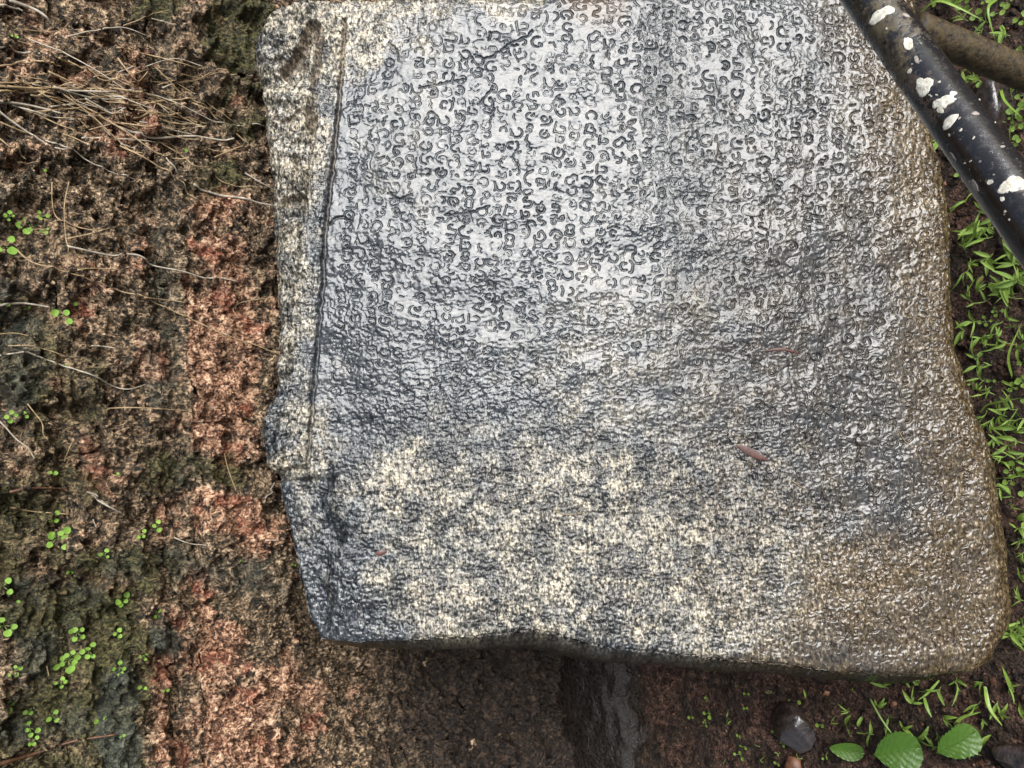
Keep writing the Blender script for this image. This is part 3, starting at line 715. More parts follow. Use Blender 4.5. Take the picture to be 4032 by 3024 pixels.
def cyl_hit(px, py):
    d = ray(px, py); w0 = CAM-A0; dp = d-ax*(d@ax); wp = w0-ax*(w0@ax); a = dp@dp; b = 2*dp@wp; c = wp@wp-PR*PR
    disc = max(b*b-4*a*c, 0); return CAM+d*((-b-math.sqrt(disc))/(2*a))
def flake_patch(px, py, wpx, hpx, rot, mat, seed, name='paint_flake'):
    p = cyl_hit(px, py); s0 = (p-A0)@ax; rv = p-A0-ax*s0; rv /= np.linalg.norm(rv); tv = np.cross(ax, rv)
    dep = (p-CAM)@FW; m = dep/FPX; n = 44; r_ = random.Random(seed); q_ = [r_.uniform(-1, 1) for _ in range(14)]; prof = [1+.055*r_.uniform(-1, 1)+sum(.30/(j+1.4)*q_[2*j]*math.cos(6.2832*k/n*(j+2)+3*q_[2*j+1]) for j in range(7)) for k in range(n)]
    V = []; Fc = []
    c, s_ = math.cos(rot), math.sin(rot)
    def pt(x, y, hgt):
        x, y = x*c-y*s_, x*s_+y*c
        sl = s0+x; phi = y/PR; return A0+ax*sl+(rv*math.cos(phi)+tv*math.sin(phi))*(PR+hgt)
    V.append(pt(0, 0, .0006))
    for k, (f, hg) in enumerate(((.45, .0006), (.80, .0005), (.96, .0006), (1.0, -.0008))):
        for j in range(n):
            a = 6.2832*j/n; q = f*prof[j]; V.append(pt(q*wpx*m*.5*math.cos(a), q*hpx*m*.5*math.sin(a), hg+.00015*r_.uniform(-1, 1)*(k < 3)))
    for j in range(n): Fc.append((0, 1+j, 1+(j+1) % n))
    for k in range(3):
        for j in range(n): Fc.append((1+k*n+j, 1+(k+1)*n+j, 1+(k+1)*n+(j+1) % n, 1+k*n+(j+1) % n))
    return mesh_obj(name, V, Fc, mat, rail)
def zf(x, y): return 3000+x*.6029, y*.6029
for i, (x, y, w1, h1, ro, mt) in enumerate(((775, 95, 55, 95, .15, 0), (955, 285, 62, 34, .2, 0), (1055, 565, 80, 66, .3, 0), (1185, 665, 52, 80, .2, 0), (1250, 610, 20, 26, 0, 0),
        (1225, 795, 38, 74, -.2, 0), (1640, 1205, 74, 92, .2, 0), (965, 465, 22, 16, 0, 0), (1395, 742, 17, 30, .6, 1), (1490, 1190, 24, 18, 0, 0), (1572, 958, 12, 18, 0, 1),
        (1390, 1215, 62, 26, .1, 1), (1247, 1020, 46, 12, .0, 1), (1588, 1383, 10, 10, 0, 0), (1425, 1055, 9, 9, 0, 1), (1615, 1435, 8, 7, 0, 0), (1300, 850, 10, 12, 0, 0),
        (1010, 390, 40, 14, .2, 1), (1570, 1300, 20, 16, .3, 0), (940, 100, 16, 34, 1, 1), (1165, 720, 34, 20, .2, 0))):
    X_, Y_ = zf(x, y); flake_patch(X_, Y_, w1, h1, ro, (MFLAKE, MFLAKEG)[mt], i*7+3)
    for q in range(3 if w1 > 30 else 1):
        flake_patch(X_+rp.gauss(0, 30), Y_+rp.gauss(0, 42), rp.uniform(4, 13), rp.uniform(4, 11), rp.uniform(0, 3), (MFLAKE, MFLAKEG)[rp.random() < .5], i*31+q)

# ------------------------------------------------------------------ seedlings on the wall
OV = 4032/2212.0
def ov(x, y): return x*OV, y*OV
def seedling(p, n, size, label, group, nrm, up, meshes, stem_mat=MSTEM, spread=1.0):
    root = empty('seedling', p); tag(root, label, 'seedling', group)
    nrm = np.array(nrm, float); up = np.array(up, float); sd = np.cross(nrm, up)
    for k in range(n):
        a = 6.2832*k/n+rp.uniform(-.5, .5); rr = size*rp.uniform(.2, 1.0)*spread*(.6 if n < 3 else 1.0)*math.sqrt(n)*.42
        b = nrm*size*rp.uniform(.5, 1.3)+(up*math.cos(a)+sd*math.sin(a))*rr
        tip = up*math.cos(a)+sd*math.sin(a)+nrm*rp.uniform(-.1, .35)
        st = tube('stem', [(0, 0, 0), b*.55+nrm*.002, b], .0006, stem_mat, root, 5, .8)
        inst('leaf', rp.choice(meshes), root, leaf_mw(b, tip, nrm+.35*np.array([rp.uniform(-1, 1) for _ in range(3)])+.25*up, size*rp.uniform(.7, 1.1)))
    return root
WN = (0, -1, 0); WU = (0, 0, 1)
sl_ = [(52, 492, 5, .011, 'bright green cluster of round leaves high on the wall, beside dry stems'), (88, 468, 4, .007, None), (18, 470, 4, .007, None), (12, 536, 3, .014, 'two-leaved bright seedling by the upper end of a long dry stalk'),
       (130, 684, 3, .012, 'bright three-leaved seedling on the wall beside a pale grey twig'), (155, 656, 2, .008, None), (6, 658, 2, .009, None), (25, 898, 4, .008, None), (50, 895, 3, .006, None),
       (122, 1162, 7, .012, 'large bright clump of round leaves midway along the wall'), (118, 1118, 3, .008, None), (335, 1133, 3, .009, None), (304, 1155, 3, .007, None), (262, 1292, 5, .010, 'elongated clump of tiny bright leaves above the reddish blocks'),
       (225, 1200, 3, .007, None), (6, 1266, 3, .011, None), (8, 1350, 4, .011, None), (165, 1366, 5, .009, None), (250, 1366, 3, .008, None), (190, 1405, 5, .009, None),
       (146, 1425, 9, .011, 'longest row of bright round leaves on the dark damp blocks'), (256, 1441, 4, .009, None), (308, 1416, 3, .007, None), (130, 1475, 4, .007, None), (342, 1326, 4, .008, None),
       (10, 1516, 5, .011, None), (60, 1535, 3, .007, None), (64, 1572, 4, .008, None), (30, 1450, 4, .007, None), (112, 1545, 3, .009, None), (218, 1560, 3, .009, None), (305, 1485, 2, .007, None), (356, 1490, 2, .006, None),
       (632, 1220, 2, .005, None), (402, 327, 1, .007, None), (248, 1026, 2, .006, None), (112, 1020, 2, .007, None), (150, 1235, 2, .006, None), (520, 1210, 1, .005, None), (55, 665, 2, .006, None), (95, 500, 3, .006, None),
       (30, 1300, 2, .006, None), (70, 1600, 3, .006, None), (30, 1600, 3, .006, None), (262, 1590, 2, .005, None), (100, 370, 1, .005, None), (145, 790, 1, .005, None), (285, 690, 1, .005, None), (30, 80, 2, .006, None)]
for (x, y, n, sz, lab) in sl_:
    p = wall_pt(*ov(x, y), lift=.002)
    seedling(p, n, sz, lab or 'tiny bright green seedling rooted in the damp laterite wall', 'seedlings sprouting from the laterite wall' if lab is None else None, WN, WU, LR)

# ------------------------------------------------------------------ dry stems on the wall
z1 = lambda x, y: (x*.6027, y*.6027)
z2 = lambda x, y: (x*.6329, 950+y*.6329)
z3 = lambda x, y: (x*.6781, 1950+y*.6781)
stems = [(z1, [(-60, 545), (400, 650), (760, 820), (1000, 985), (1100, 1030), (1290, 1050)], 2.6, 0), (z1, [(-60, 560), (500, 600), (700, 680), (850, 780), (1000, 900), (1180, 1010)], 2.6, 0),
         (z1, [(-60, 690), (160, 850), (340, 960), (505, 1045)], 2.6, 1), (z1, [(380, 590), (700, 600), (1000, 620), (1250, 720), (1450, 810), (1740, 838)], 2.2, 1),
         (z1, [(780, 800), (1000, 760), (1200, 770), (1290, 800)], 2.4, 0), (z1, [(780, 830), (980, 900), (1250, 890), (1500, 925)], 3.6, 1), (z1, [(1200, 1010), (1350, 985), (1480, 990)], 2.2, 0),
         (z1, [(1400, 1030), (1500, 985), (1590, 950)], 2.6, 0), (z1, [(790, 940), (900, 980), (990, 1000)], 2.4, 1), (z1, [(1085, 1030), (1150, 1120), (1215, 1215)], 1.8, 1), (z1, [(1240, 1225), (1500, 1290), (1800, 1345)], 3.6, 1),
         (z1, [(1380, 1110), (1440, 1180), (1560, 1220), (1680, 1220)], 1.8, 0), (z1, [(1600, 1130), (1700, 1190), (1800, 1245)], 2.2, 1), (z1, [(340, 1190), (340, 1300), (370, 1420), (500, 1480), (640, 1510)], 1.8, 0),
         (z1, [(450, 1190), (420, 1350), (430, 1550), (445, 1650)], 1.6, 0), (z1, [(440, 1560), (620, 1520), (760, 1480)], 2.0, 0), (z1, [(-40, 880), (80, 970), (170, 1040)], 2.0, 0), (z1, [(60, 0), (200, 50), (290, 100), (330, 150)], 4.2, 1),
         (z1, [(-40, 35), (60, 45), (150, 70)], 3.0, 1), (z1, [(-40, 300), (100, 335), (380, 430)], 3.0, 1), (z1, [(-40, 655), (200, 690), (400, 740)], 3.2, 1), (z1, [(580, 750), (650, 810), (720, 885)], 1.8, 1), (z1, [(-40, 780), (100, 840), (250, 900)], 2.0, 0),
         (z1, [(590, 590), (700, 660), (900, 700)], 3.0, 1), (z1, [(-40, 540), (200, 545), (420, 560)], 1.8, 0), (z1, [(200, 620), (420, 655), (640, 640)], 2.2, 0), (z1, [(1540, 870), (1650, 960), (1780, 1020)], 1.8, 0), (z1, [(990, 120), (1060, 140), (1130, 160)], 2.0, 1), (z1, [(1060, 575), (1120, 550)], 2.6, 1),
         (z2, [(100, 50), (200, 130), (400, 190), (600, 270), (850, 340), (1000, 400), (1200, 490), (1400, 580), (1600, 650), (1760, 715)], 2.0, 0), (z2, [(420, 30), (700, 90), (800, 80), (950, 150), (1150, 190), (1350, 260), (1480, 290)], 2.4, 1),
         (z2, [(-30, 715), (150, 700), (400, 780), (570, 830), (700, 900), (800, 920), (910, 890)], 2.0, 1), (z2, [(-30, 405), (130, 385), (310, 410)], 3.0, 1), (z2, [(670, 1040), (850, 1035), (1180, 1055)], 1.8, 0), (z2, [(-30, 1090), (110, 1240), (215, 1350)], 2.0, 1),
         (z2, [(570, 650), (650, 655), (720, 665)], 2.0, 1), (z2, [(900, 350), (1030, 365), (1150, 380)], 1.8, 0), (z2, [(1395, 1320), (1420, 1420), (1470, 1560)], 1.6, 0), (z2, [(540, 1560), (620, 1610), (700, 1665)], 2.2, 1), (z2, [(1650, 1600), (1680, 1550), (1710, 1500)], 1.8, 1),
         (z2, [(1700, 350), (1580, 365), (1490, 385), (1450, 420), (1480, 480)], 1.5, 0), (z2, [(170, 1010), (260, 1130), (270, 1200), (310, 1270)], 1.5, 0), (z2, [(-30, 580), (100, 572), (220, 600)], 1.6, 0), (z2, [(50, 650), (250, 665), (420, 720)], 1.5, 0), (z2, [(480, 180), (600, 170), (760, 180)], 1.8, 0),
         (z2, [(300, 1130), (360, 1170), (440, 1110)], 1.2, 0), (z2, [(400, 1370), (430, 1290), (455, 1240)], 1.4, 0),
         (z3, [(520, 0), (620, 60), (710, 105)], 2.2, 1), (z3, [(60, 70), (200, 95), (400, 110)], 2.0, 0), (z3, [(1010, 245), (1100, 280), (1200, 290)], 1.6, 1), (z3, [(1540, 262), (1680, 255)], 1.6, 1), (z3, [(270, 990), (285, 1050)], 1.6, 0), (z3, [(540, 140), (560, 190)], 1.3, 1)]
for k in range(70):
    y0 = rp.gauss(600, 170); x0 = rp.uniform(-60, 1100); L_ = rp.uniform(180, 620); sl = rp.gauss(.32, .22); bw = rp.gauss(0, 40)
    stems.append((z1, [(x0, y0), (x0+L_*.35, y0+sl*L_*.30+bw*.6), (x0+L_*.7, y0+sl*L_*.68+bw), (min(1700, x0+L_), y0+sl*L_+bw*.3)], rp.uniform(.8, 2.6), int(rp.random() < .25)))
for (zz, pts, rmm, grey) in stems:
    W3 = []
    n = len(pts)
    for i, q in enumerate(pts):
        px, py = zz(*q); W3.append(wall_pt(px, py, lift=.004+rp.uniform(.001, .008)))
    C3 = [np.array([p[0], min(p[1], WY-wall_d(p[0], p[2])-.0025), p[2]]) for p in curve(W3, 9)]; C3 = [C3[0]]+[(C3[i-1]+2*C3[i]+C3[i+1])/4 for i in range(1, len(C3)-1)]+[C3[-1]]
    root = W3[0]; o = tube('dry_grass_stem', [p-root for p in C3], rmm*.00075, MSTRAWG if grey else MSTRAW, None, 6, .6); o.location = Vector([float(c) for c in root])
    tag(o, 'pale grey dried stalk lying against the laterite wall' if grey else 'thin tan dried stalk hanging down the laterite wall', 'dry stem', 'grey dried stalks on the wall' if grey else 'tan dried stalks on the wall')
for pts, lab, rr in (([z3(-60, 1580), z3(0, 1560), z3(200, 1500), z3(420, 1430), z3(670, 1390)], 'thick reddish brown twig at the lower left of the wall', .0034), ([z2(60, 1560), z2(200, 1535), z2(430, 1540)], 'short grey brown root sticking out of the wall near small seedlings', .0024)):
    W3 = [wall_pt(*q, lift=.006) for q in pts]; o = tube('twig', [p-W3[0] for p in curve(W3, 6)], rr, MTWIG, None, 8, .45); o.location = Vector([float(c) for c in W3[0]]); tag(o, lab, 'twig')

# ------------------------------------------------------------------ weeds on the ground
def gpt(px, py):
    p = ground_at(px, py, 0.0); z = gz(p[0], p[1]); p = ground_at(px, py, z); return np.array([p[0], p[1], gz(p[0], p[1])])
def weed(px, py, nl, L, hgt, label, group, lean=None):
    p = gpt(px, py)-np.array([0, 0, .003]); root = empty('weed', p); tag(root, label, 'weed', group)
    la = rp.uniform(0, 6.28) if lean is None else lean
    top = np.array([math.cos(la)*hgt*.5, math.sin(la)*hgt*.5, hgt])
    mid = top*.5+np.array([-math.sin(la), math.cos(la), 0])*hgt*.08
    st = curve([(0, 0, 0), mid, top], 5); tube('stem', st, .0009, MSTEM, root, 5, .6)
    a0 = rp.uniform(0, 6.28)
    for k in range(nl):
        f = .25+.75*(k+1)/nl; b = np.array(st[min(len(st)-1, int(f*(len(st)-1)))]); a = la+rp.gauss(0, 1.0)
        d = np.array([math.cos(a), math.sin(a), rp.uniform(-.1, 1.1)])
        inst('leaf', rp.choice(LB), root, leaf_mw(b, d, (rp.gauss(0, .5), rp.gauss(0, .5), 1), L*rp.uniform(.45, 1.3)))
    return root
wspots = []
def scatter(n, x0, x1, y0, y1, mind):
    c = 0; k = 0
    while c < n and k < n*40:
        k += 1; x = rp.uniform(x0, x1); y = rp.uniform(y0, y1)
        edge = np.interp(y, [0, 500, 1000, 1500, 2000, 2300, 2450, 2560, 2640, 2700], [3640, 3680, 3760, 3810, 3950, 3985, 3985, 3930, 3800, 2700])
        if x < edge+12 or any((x-a)**2+(y-b)**2 < mind*mind for a, b in wspots): continue
        wspots.append((x, y)); c += 1; yield x, y
lanc = 'small weed with narrow bright green leaves on the dark soil'
for x, y in scatter(40, 3790, 4060, 700, 1260, 22): weed(x, y, rp.randint(4, 7), rp.uniform(.022, .036), rp.uniform(.02, .045), 'narrow-leaved bright green weed in the thicket beside the pipe railing', 'weed thicket beside the railing')
for x, y in scatter(36, 3770, 4060, 1230, 1760, 28): weed(x, y, rp.randint(3, 5), rp.uniform(.016, .030), rp.uniform(.012, .03), lanc, 'weeds along the middle of the slab foot')
for x, y in scatter(24, 3930, 4060, 1760, 2560, 32): weed(x, y, rp.randint(3, 5), rp.uniform(.016, .030), rp.uniform(.012, .03), lanc, 'weeds along the lower slab foot')
for x, y in scatter(30, 3250, 4050, 2640, 2960, 52): weed(x, y, rp.randint(2, 4), rp.uniform(.018, .034), rp.uniform(.006, .022), lanc, 'weeds below the slab corner')
for x, y in scatter(26, 3640, 4060, -20, 700, 40): weed(x, y, rp.randint(2, 5), rp.uniform(.016, .032), rp.uniform(.010, .03), 'small leafy weed growing beyond the pipe railing', 'weeds beyond the railing')
for x, y in scatter(16, 2820, 3400, 2690, 3010, 60): weed(x, y, rp.randint(2, 4), rp.uniform(.010, .018), rp.uniform(.006, .015), 'tiny green weed in the shade of the slab', 'tiny weeds in the shade of the slab')
def herb(px, py, n, size, label, group):
    p = gpt(px, py); o = seedling(p, n, size, label, group, (0, 0, 1), (0, 1, 0), LG); o.name = 'clover_herb'; o['category'] = 'herb'
for x, y in scatter(46, 3660, 4050, -10, 2560, 24): herb(x, y, rp.randint(2, 4), rp.uniform(.007, .012), 'low round-leaved herb on the dark soil at the slab foot', 'round-leaved herbs at the slab foot')
for x, y in scatter(16, 2100, 3300, 2660, 3010, 34): herb(x, y, rp.randint(2, 3), rp.uniform(.006, .010), 'tiny round-leaved herb in the shadow under the slab edge', 'herbs in the shadow under the slab edge')
# long grass blades
def grass(pts, wid, label):
    P = [gpt(*q[:2])+np.array([0, 0, q[2]]) for q in pts]; C = curve(P, 7); V = []; Fc = []; n = len(C)
    for i, p in enumerate(C):
        d = C[min(i+1, n-1)]-C[max(i-1, 0)]; d /= np.linalg.norm(d); sd = np.cross(d, FW); sd /= np.linalg.norm(sd); t = i/(n-1)
        wv = wid*(1-.85*t**2)*(.6+.4*min(1, t*4))
        for k in (-1, 0, 1): V.append(p-P[0]+sd*k*wv*.5-FW*(.0012 if k else -.0004))
    for i in range(n-1):
        for k in (0, 1): a = i*3+k; Fc.append((a, a+1, a+4, a+3))
    o = mesh_obj('grass_blade', V, Fc, MBLADE); o.location = Vector([float(c) for c in P[0]]); tag(o, label, 'grass blade'); return o
grass([(3622, 62, .01), (3720, 45, .05), (3800, 70, .055), (3890, 100, .02)], .0075, 'long arching grass blade above the mossy brace pipe')
grass([(3935, 0, .01), (3905, 60, .03), (3922, 170, .01)], .0065, 'striped grass blade hanging down behind the brace pipe')
grass([(3940, 340, .01), (3975, 420, .04), (4045, 490, .05)], .0075, 'striped grass blade curving out below the brace pipe')
grass([(3985, 1490, .005), (3990, 1400, .04), (4050, 1280, .06)], .006, 'curved green grass blade rising beside the weeds right of the slab')
grass([(3860, 1625, .005), (3910, 1590, .03), (4045, 1565, .05)], .006, 'nearly level grass blade beside the middle of the slab foot')
grass([(3915, 1882, .012), (3980, 1875, .03), (4045, 1865, .03)], .0045, 'thin straight grass stalk against the foot of the slab')
grass([(3990, 2725, .005), (3978, 2650, .03), (3965, 2600, .04)], .008, 'wet folded grass blade near the rounded lower corner of the slab')
grass([(3880, 2700, .005), (3905, 2770, .02), (3955, 2845, .02)], .009, 'shiny wet grass blade pointing to the lower right')
grass([(3700, 2675, .005), (3660, 2720, .02), (3625, 2745, .02)], .006, 'dark green curved blade just under the slab corner')
grass([(3640, 2745, .005), (3660, 2780, .015), (3678, 2815, .015)], .008, 'short drooping blade below the slab corner')
grass([(3760, 2850, .005), (3800, 2812, .015), (3870, 2790, .02)], .009, 'broad short blade lying across the soil')

# broad leaves at the lower right
def broad(px, py, lpx, wpx, ang, label, serr, lift=.03, tip=1.0, veins=7):
    p = gpt(px, py); dep = (p-CAM)@FW-lift; m = dep/FPX; L = lpx*m; Wd = wpx*m
    c = at_depth(px, py, dep); root = empty('broad_leaf_plant', p); tag(root, label, 'leaf plant')
    ex = (IR*math.cos(ang)-IU*math.sin(ang)); ex = ex/np.linalg.norm(ex); nz_ = -FW*.75+np.array([0, 0, .5]); nz_ /= np.linalg.norm(nz_); ex -= nz_*(ex@nz_); ex /= np.linalg.norm(ex); ey = np.cross(nz_, ex)
    V = []; Fc = []; n, kk = 34, 13
    for i in range(n):
        t = i/(n-1); wv = Wd*.5*(math.sin(math.pi*(t**.75))**(.62))*(1 if t < .999 else 0)
        if serr: wv *= 1+.045*((i % 3)-1)*(1+.6*math.sin(i*1.7+px))+.05*math.sin(t*7+px)
        for k in range(kk):
            s_ = -1+2*k/(kk-1); y = s_*wv
            z = .10*Wd*abs(s_)**1.3*math.sin(math.pi*t)-.10*L*(t-.5)**2*2+.012*Wd*math.cos((t*veins+abs(s_)*1.6)*6.283)
            V.append(c-p+ex*((t-.5)*L-abs(s_)*.06*L*(1 if serr else 0))+ey*y+nz_*z)
    for i in range(n-1):
        for k in range(kk-1): a = i*kk+k; Fc.append((a, a+1, a+kk+1, a+kk))
    lf_o = mesh_obj('leaf', V, Fc, MDEEP, root)
    rib = [c-p+ex*((t-.5)*L)+nz_*(-.10*L*(t-.5)**2*2+.0006) for t in np.linspace(0, .97, 8)]
    tube('midrib', rib, .0007, MDEEP, lf_o, 5, .3)
    tube('petiole', curve([(0, 0, 0), (c-p-ex*L*.5)*.6+np.array([0, 0, .004]), c-p-ex*L*.5], 4), .0013, MSTEM, root, 6, .7)
broad(3335, 2957, 126, 72, math.pi, 'smooth oval green leaf at the bottom edge beside the wet rock', False, .025)
broad(3528, 2962, 172, 168, math.pi*.90, 'large serrated heart-shaped green leaf, the left of two, at the bottom edge', True, .04)
broad(3765, 2928, 172, 128, math.pi*.80, 'large paler serrated leaf, the right of two, near the lower right corner', True, .035)
o = tube('leaf_stalk', [p-gpt(3440, 2740) for p in curve([gpt(3440, 2740)+np.array([0, 0, .02]), gpt(3500, 2810)+np.array([0, 0, .04]), gpt(3575, 2900)+np.array([0, 0, .045])], 6)], .0019, MSTEM, None, 8, .9)
o.location = Vector([float(c) for c in gpt(3440, 2740)]); tag(o, 'thick pale green stalk running from the slab edge to the serrated leaf', 'stalk')

# ------------------------------------------------------------------ stones, litter
def rock(px, py, size, squash, seed, label, name='stone', mat=MROCK, face=None, rot=0, lift=0):
    p = gpt(px, py); n = 26; V = []; Fc = []
    for i in range(n+1):
        th = math.pi*i/n
        for j in range(2*n):
            ph = math.pi*j/n; d = np.array([math.sin(th)*math.cos(ph), math.sin(th)*math.sin(ph), math.cos(th)])
            r_ = 1e9
            rr = np.random.default_rng(seed)
            for q in range(11):
                nn = rr.normal(size=3); nn /= np.linalg.norm(nn); dist = rr.uniform(.68, 1.0); dt = d@nn
                if dt > .05: r_ = min(r_, dist/dt)
            r_ = min(r_, 1.15); V.append(d*r_)
    V = np.array(V); V *= np.array([1, squash[0], squash[1]])*size
    V = V+(.03*size*fbm(V[:, 0]/size*3+seed, V[:, 1]/size*3+V[:, 2]/size*2, 3, seed))[:, None]*V/size
    for i in range(n):
        for j in range(2*n): a = i*2*n; Fc.append((a+j, a+2*n+j, a+2*n+(j+1) % (2*n), a+(j+1) % (2*n)))
    o = mesh_obj(name, V, Fc, mat); o.location = Vector((float(p[0]), float(p[1]), float(p[2]+size*squash[1]*.35+lift))); o.rotation_euler = (0, 0, rot); tag(o, label, 'stone'); return o
rock(3145, 2865, .052, (.85, .6), 7, 'wet dark angular rock with a shiny top below the slab', rot=.5)
rock(4010, 2990, .040, (.8, .5), 12, 'wet dark stone in the lower right corner', rot=1.2)
rock(3130, 3015, .026, (.8, .7), 5, 'small brown stone at the bottom edge below the wet rock', mat=MLITTER)
rock(3690, 265, .030, (.8, .5), 9, 'reddish soil-covered stone beyond the mossy brace pipe', mat=MLITTER)
rock(3900, 420, .055, (.7, .4), 15, 'dark wood-brown stone between the railing and its brace', rot=.3)
rock(2195, 2965, .020, (.7, .5), 22, 'pale chip of stone in the shadow by the ledge', mat=MCONC, lift=.05)
# fallen bits lying on the slab
def flat_bit(pts, wid, mat, label, name, cat, at=slab_pt, lift=.0015, nrm=SN):
    P = [at(*q, lift) for q in pts]; C = curve(P, 6); V = []; Fc = []; n = len(C)
    for i, p in enumerate(C):
        d = C[min(i+1, n-1)]-C[max(i-1, 0)]; d /= np.linalg.norm(d); sd = np.cross(d, nrm); t = i/(n-1); wv = wid*math.sin(math.pi*min(.97, max(.05, t)))**.6
        for k, zz in ((-1, .0004), (0, .0016), (1, .0006)): V.append(p-P[0]+sd*k*wv*.5+nrm*zz)
    m0 = len(V)
    for i in range(n-1):
        for k in (0, 1): a = i*3+k; Fc.append((a, a+1, a+4, a+3))
    o = mesh_obj(name, V, Fc, mat); o.location = Vector([float(c) for c in P[0]]); tag(o, label, cat); return o
flat_bit([(2905, 1755), (2960, 1782), (3025, 1812)], .014, MDEADLEAF, 'dark red dead leaf lying on the lower middle of the slab', 'dead_leaf', 'leaf')
flat_bit([(3010, 1382), (3080, 1376), (3145, 1392)], .006, MDEADLEAF, 'narrow dark red leaf shred on the right half of the slab', 'dead_leaf', 'leaf')
flat_bit([(1480, 2180), (1500, 2176), (1522, 2172)], .010, MDEADLEAF, 'small dark red leaf scrap on the lower left of the slab', 'dead_leaf', 'leaf')
for q, lab in (([(3540, 1700), (3560, 1735), (3595, 1765)], 'fine straw lying on the slab near its foot'), ([(3115, 1890), (3150, 1915), (3175, 1925)], 'short fine straw on the slab below the dead leaf'), ([(2180, 2000), (2220, 2025), (2300, 2020)], 'hair-thin pale straw on the lower face of the slab')):
    W3 = [slab_pt(*a, .0015) for a in q]; o = tube('straw', [p-W3[0] for p in curve(W3, 5)], .0009, MSTRAW, None, 5, .6); o.location = Vector([float(c) for c in W3[0]]); tag(o, lab, 'straw')
def litter(n, x0, x1, y0, y1, size, seed):
    rr = random.Random(seed); V = []; Fc = []
    for _ in range(n):
        px = rr.uniform(x0, x1); py = rr.uniform(y0, y1); p = gpt(px, py)+np.array([0, 0, .0025]); a = rr.uniform(0, 6.28); L = size*rr.choice((.25, .4, .6, 1.0))*rr.uniform(.6, 1.4); w_ = L*rr.uniform(.25, .9); tl = rr.uniform(-.5, .5)
        e1 = np.array([math.cos(a), math.sin(a), tl]); e2 = np.array([-math.sin(a), math.cos(a), rr.uniform(-.4, .4)]); b = len(V)
        V += [p-e1*L*.5, p+e2*w_*.5+np.array([0, 0, .001]), p+e1*L*.5, p-e2*w_*.5, p+np.array([0, 0, .0025])]
        Fc += [(b, b+1, b+4), (b+1, b+2, b+4), (b+2, b+3, b+4), (b+3, b, b+4)]
    return V, Fc
V1, F1 = litter(170, 3640, 4060, -20, 2700, .013, 3); V2, F2 = litter(190, 2450, 4050, 2640, 3030, .012, 4)
k = len(V1); o = mesh_obj('leaf_litter', V1+V2, F1+[tuple(i+k for i in f) for f in F2], MLITTER, None, False); tag(o, 'small rotting leaf fragments scattered on the wet soil', 'leaf litter', None, 'stuff')

# ------------------------------------------------------------------ crumbs of soil, nodules of laterite
PHI = (1+5**.5)/2
ICO = np.array([(-1, PHI, 0), (1, PHI, 0), (-1, -PHI, 0), (1, -PHI, 0), (0, -1, PHI), (0, 1, PHI), (0, -1, -PHI), (0, 1, -PHI), (PHI, 0, -1), (PHI, 0, 1), (-PHI, 0, -1), (-PHI, 0, 1)])/1.9
ICF = np.array([(0, 11, 5), (0, 5, 1), (0, 1, 7), (0, 7, 10), (0, 10, 11), (1, 5, 9), (5, 11, 4), (11, 10, 2), (10, 7, 6), (7, 1, 8), (3, 9, 4), (3, 4, 2), (3, 2, 6), (3, 6, 8), (3, 8, 9), (4, 9, 5), (2, 4, 11), (6, 2, 10), (8, 6, 7), (9, 8, 1)])
def crumbs(name, P, size, mat, parent=None, seed=0, attrs=None):
    r = np.random.default_rng(seed); n = len(P)
    V = ICO[None]*r.uniform(.55, 1.35, (n, 12, 1))*r.uniform(.6, 1.3, (n, 1, 3))*size[:, None, None]+P[:, None]
    Fx = (ICF[None]+(np.arange(n)*12)[:, None, None]).reshape(-1, 3)
    return mesh_obj(name, V.reshape(-1, 3), Fx, mat, parent, False, {k: np.repeat(a, 12) for k, a in (attrs or {}).items()})
r9 = np.random.default_rng(9); CP = []
for (n, x0, x1, y0, y1) in ((1500, 3650, 4060, -20, 2700), (1500, 2450, 4050, 2640, 3040)):
    for _ in range(n):
        p = gpt(r9.uniform(x0, x1), r9.uniform(y0, y1))
        if p[1] < 1.18: CP.append(p)
CP = np.array(CP); sz = .0018+.0075*r9.uniform(0, 1, len(CP))**3.5
o = crumbs('soil_crumbs', CP-np.array([0, 0, .0006]), sz, MSOIL, None, 1); tag(o, 'crumbs of dark reddish soil scattered over the wet ground', 'soil', None, 'stuff')
WPn = []
for _ in range(3600):
    px, py = r9.uniform(0, 1250), r9.uniform(0, 3024)
    p = hit(px, py, np.array([0, WY, 0]), np.array([0, -1.0, 0])); WPn.append((p[0], -wall_d(p[0], p[2])+.0005, p[2]))
WPn = np.array(WPn); fr, mo, gr, shd, rdm = wall_masks(WPn[:, 0], WPn[:, 2])
o = crumbs('nodules', WPn, .0016+.0060*r9.uniform(0, 1, len(WPn))**3, MLAT, wall, 2, {'fresh': fr, 'moss': mo, 'grey': gr, 'slab_shade': shd, 'red': rdm}); o['kind'] = 'stuff'

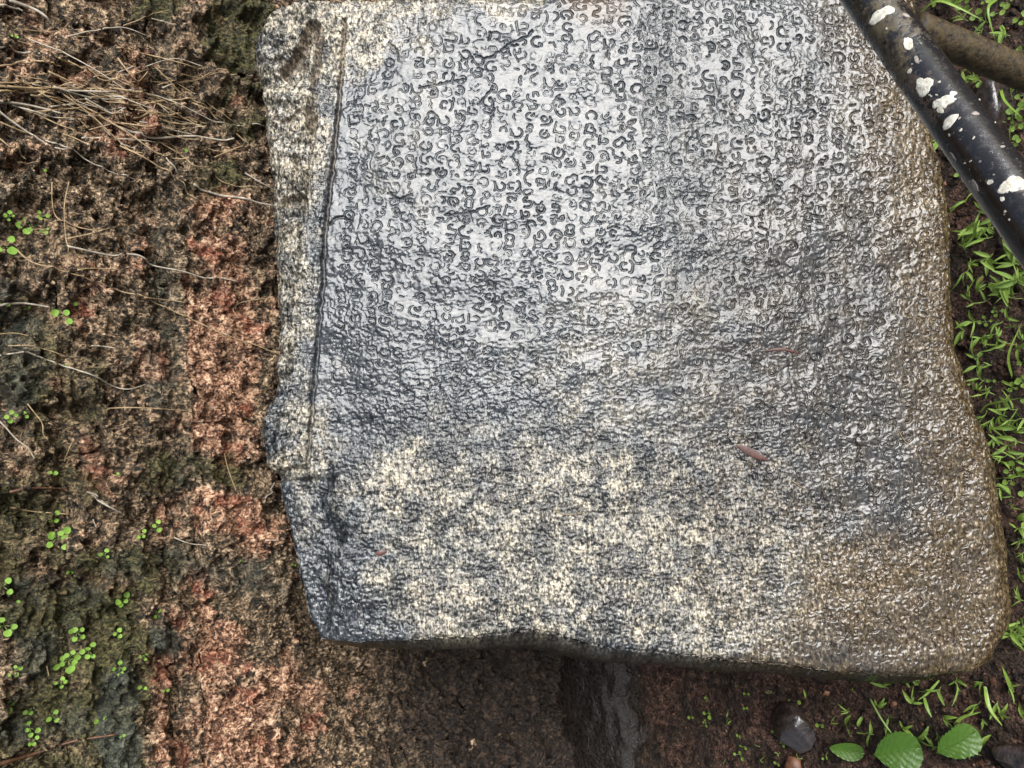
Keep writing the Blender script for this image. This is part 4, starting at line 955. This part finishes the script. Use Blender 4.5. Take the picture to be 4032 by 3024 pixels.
# ------------------------------------------------------------------ labels that single things out
ONES = ['', 'first', 'second', 'third', 'fourth', 'fifth', 'sixth', 'seventh', 'eighth', 'ninth', 'tenth', 'eleventh', 'twelfth', 'thirteenth', 'fourteenth', 'fifteenth', 'sixteenth', 'seventeenth', 'eighteenth', 'nineteenth']
def ordn(k):
    if k < 20: return ONES[k]
    t = {2: ('twentieth', 'twenty'), 3: ('thirtieth', 'thirty'), 4: ('fortieth', 'forty'), 5: ('fiftieth', 'fifty'), 6: ('sixtieth', 'sixty'), 7: ('seventieth', 'seventy'), 8: ('eightieth', 'eighty'), 9: ('ninetieth', 'ninety')}[k//10]
    return t[0] if k % 10 == 0 else t[1]+'-'+ONES[k % 10]
def single_out(group, text, axis, frm):
    L = [q for q in bpy.data.objects if q.parent is None and q.get('group') == group]
    pp = {q.name: project(np.array([list(q.location)])) for q in L}
    L.sort(key=lambda q: float(pp[q.name][axis][0]))
    for i, q in enumerate(L): q['label'] = '%s, %s from the %s' % (text, ordn(i+1), frm)
single_out('weed thicket beside the railing', 'narrow-leaved weed in the thicket beside the pipe railing', 1, 'top')
single_out('weeds along the middle of the slab foot', 'small green weed on soil beside the middle of the slab foot', 1, 'top')
single_out('weeds along the lower slab foot', 'small green weed on soil beside the lower slab foot', 1, 'top')
single_out('weeds below the slab corner', 'small green weed on soil below the lower slab corner', 0, 'left')
single_out('weeds beyond the railing', 'small leafy weed growing beyond the pipe railing', 1, 'top')
single_out('tiny weeds in the shade of the slab', 'tiny green weed in the shade of the slab', 0, 'left')
single_out('round-leaved herbs at the slab foot', 'low round-leaved herb on the soil at the slab foot', 1, 'top')
single_out('herbs in the shadow under the slab edge', 'tiny round-leaved herb under the slab edge', 0, 'left')
single_out('seedlings sprouting from the laterite wall', 'tiny bright seedling rooted in the laterite wall', 1, 'top')
single_out('tan dried stalks on the wall', 'thin tan dried stalk on the laterite wall', 1, 'top')
single_out('grey dried stalks on the wall', 'pale grey dried stalk against the laterite wall', 1, 'top')
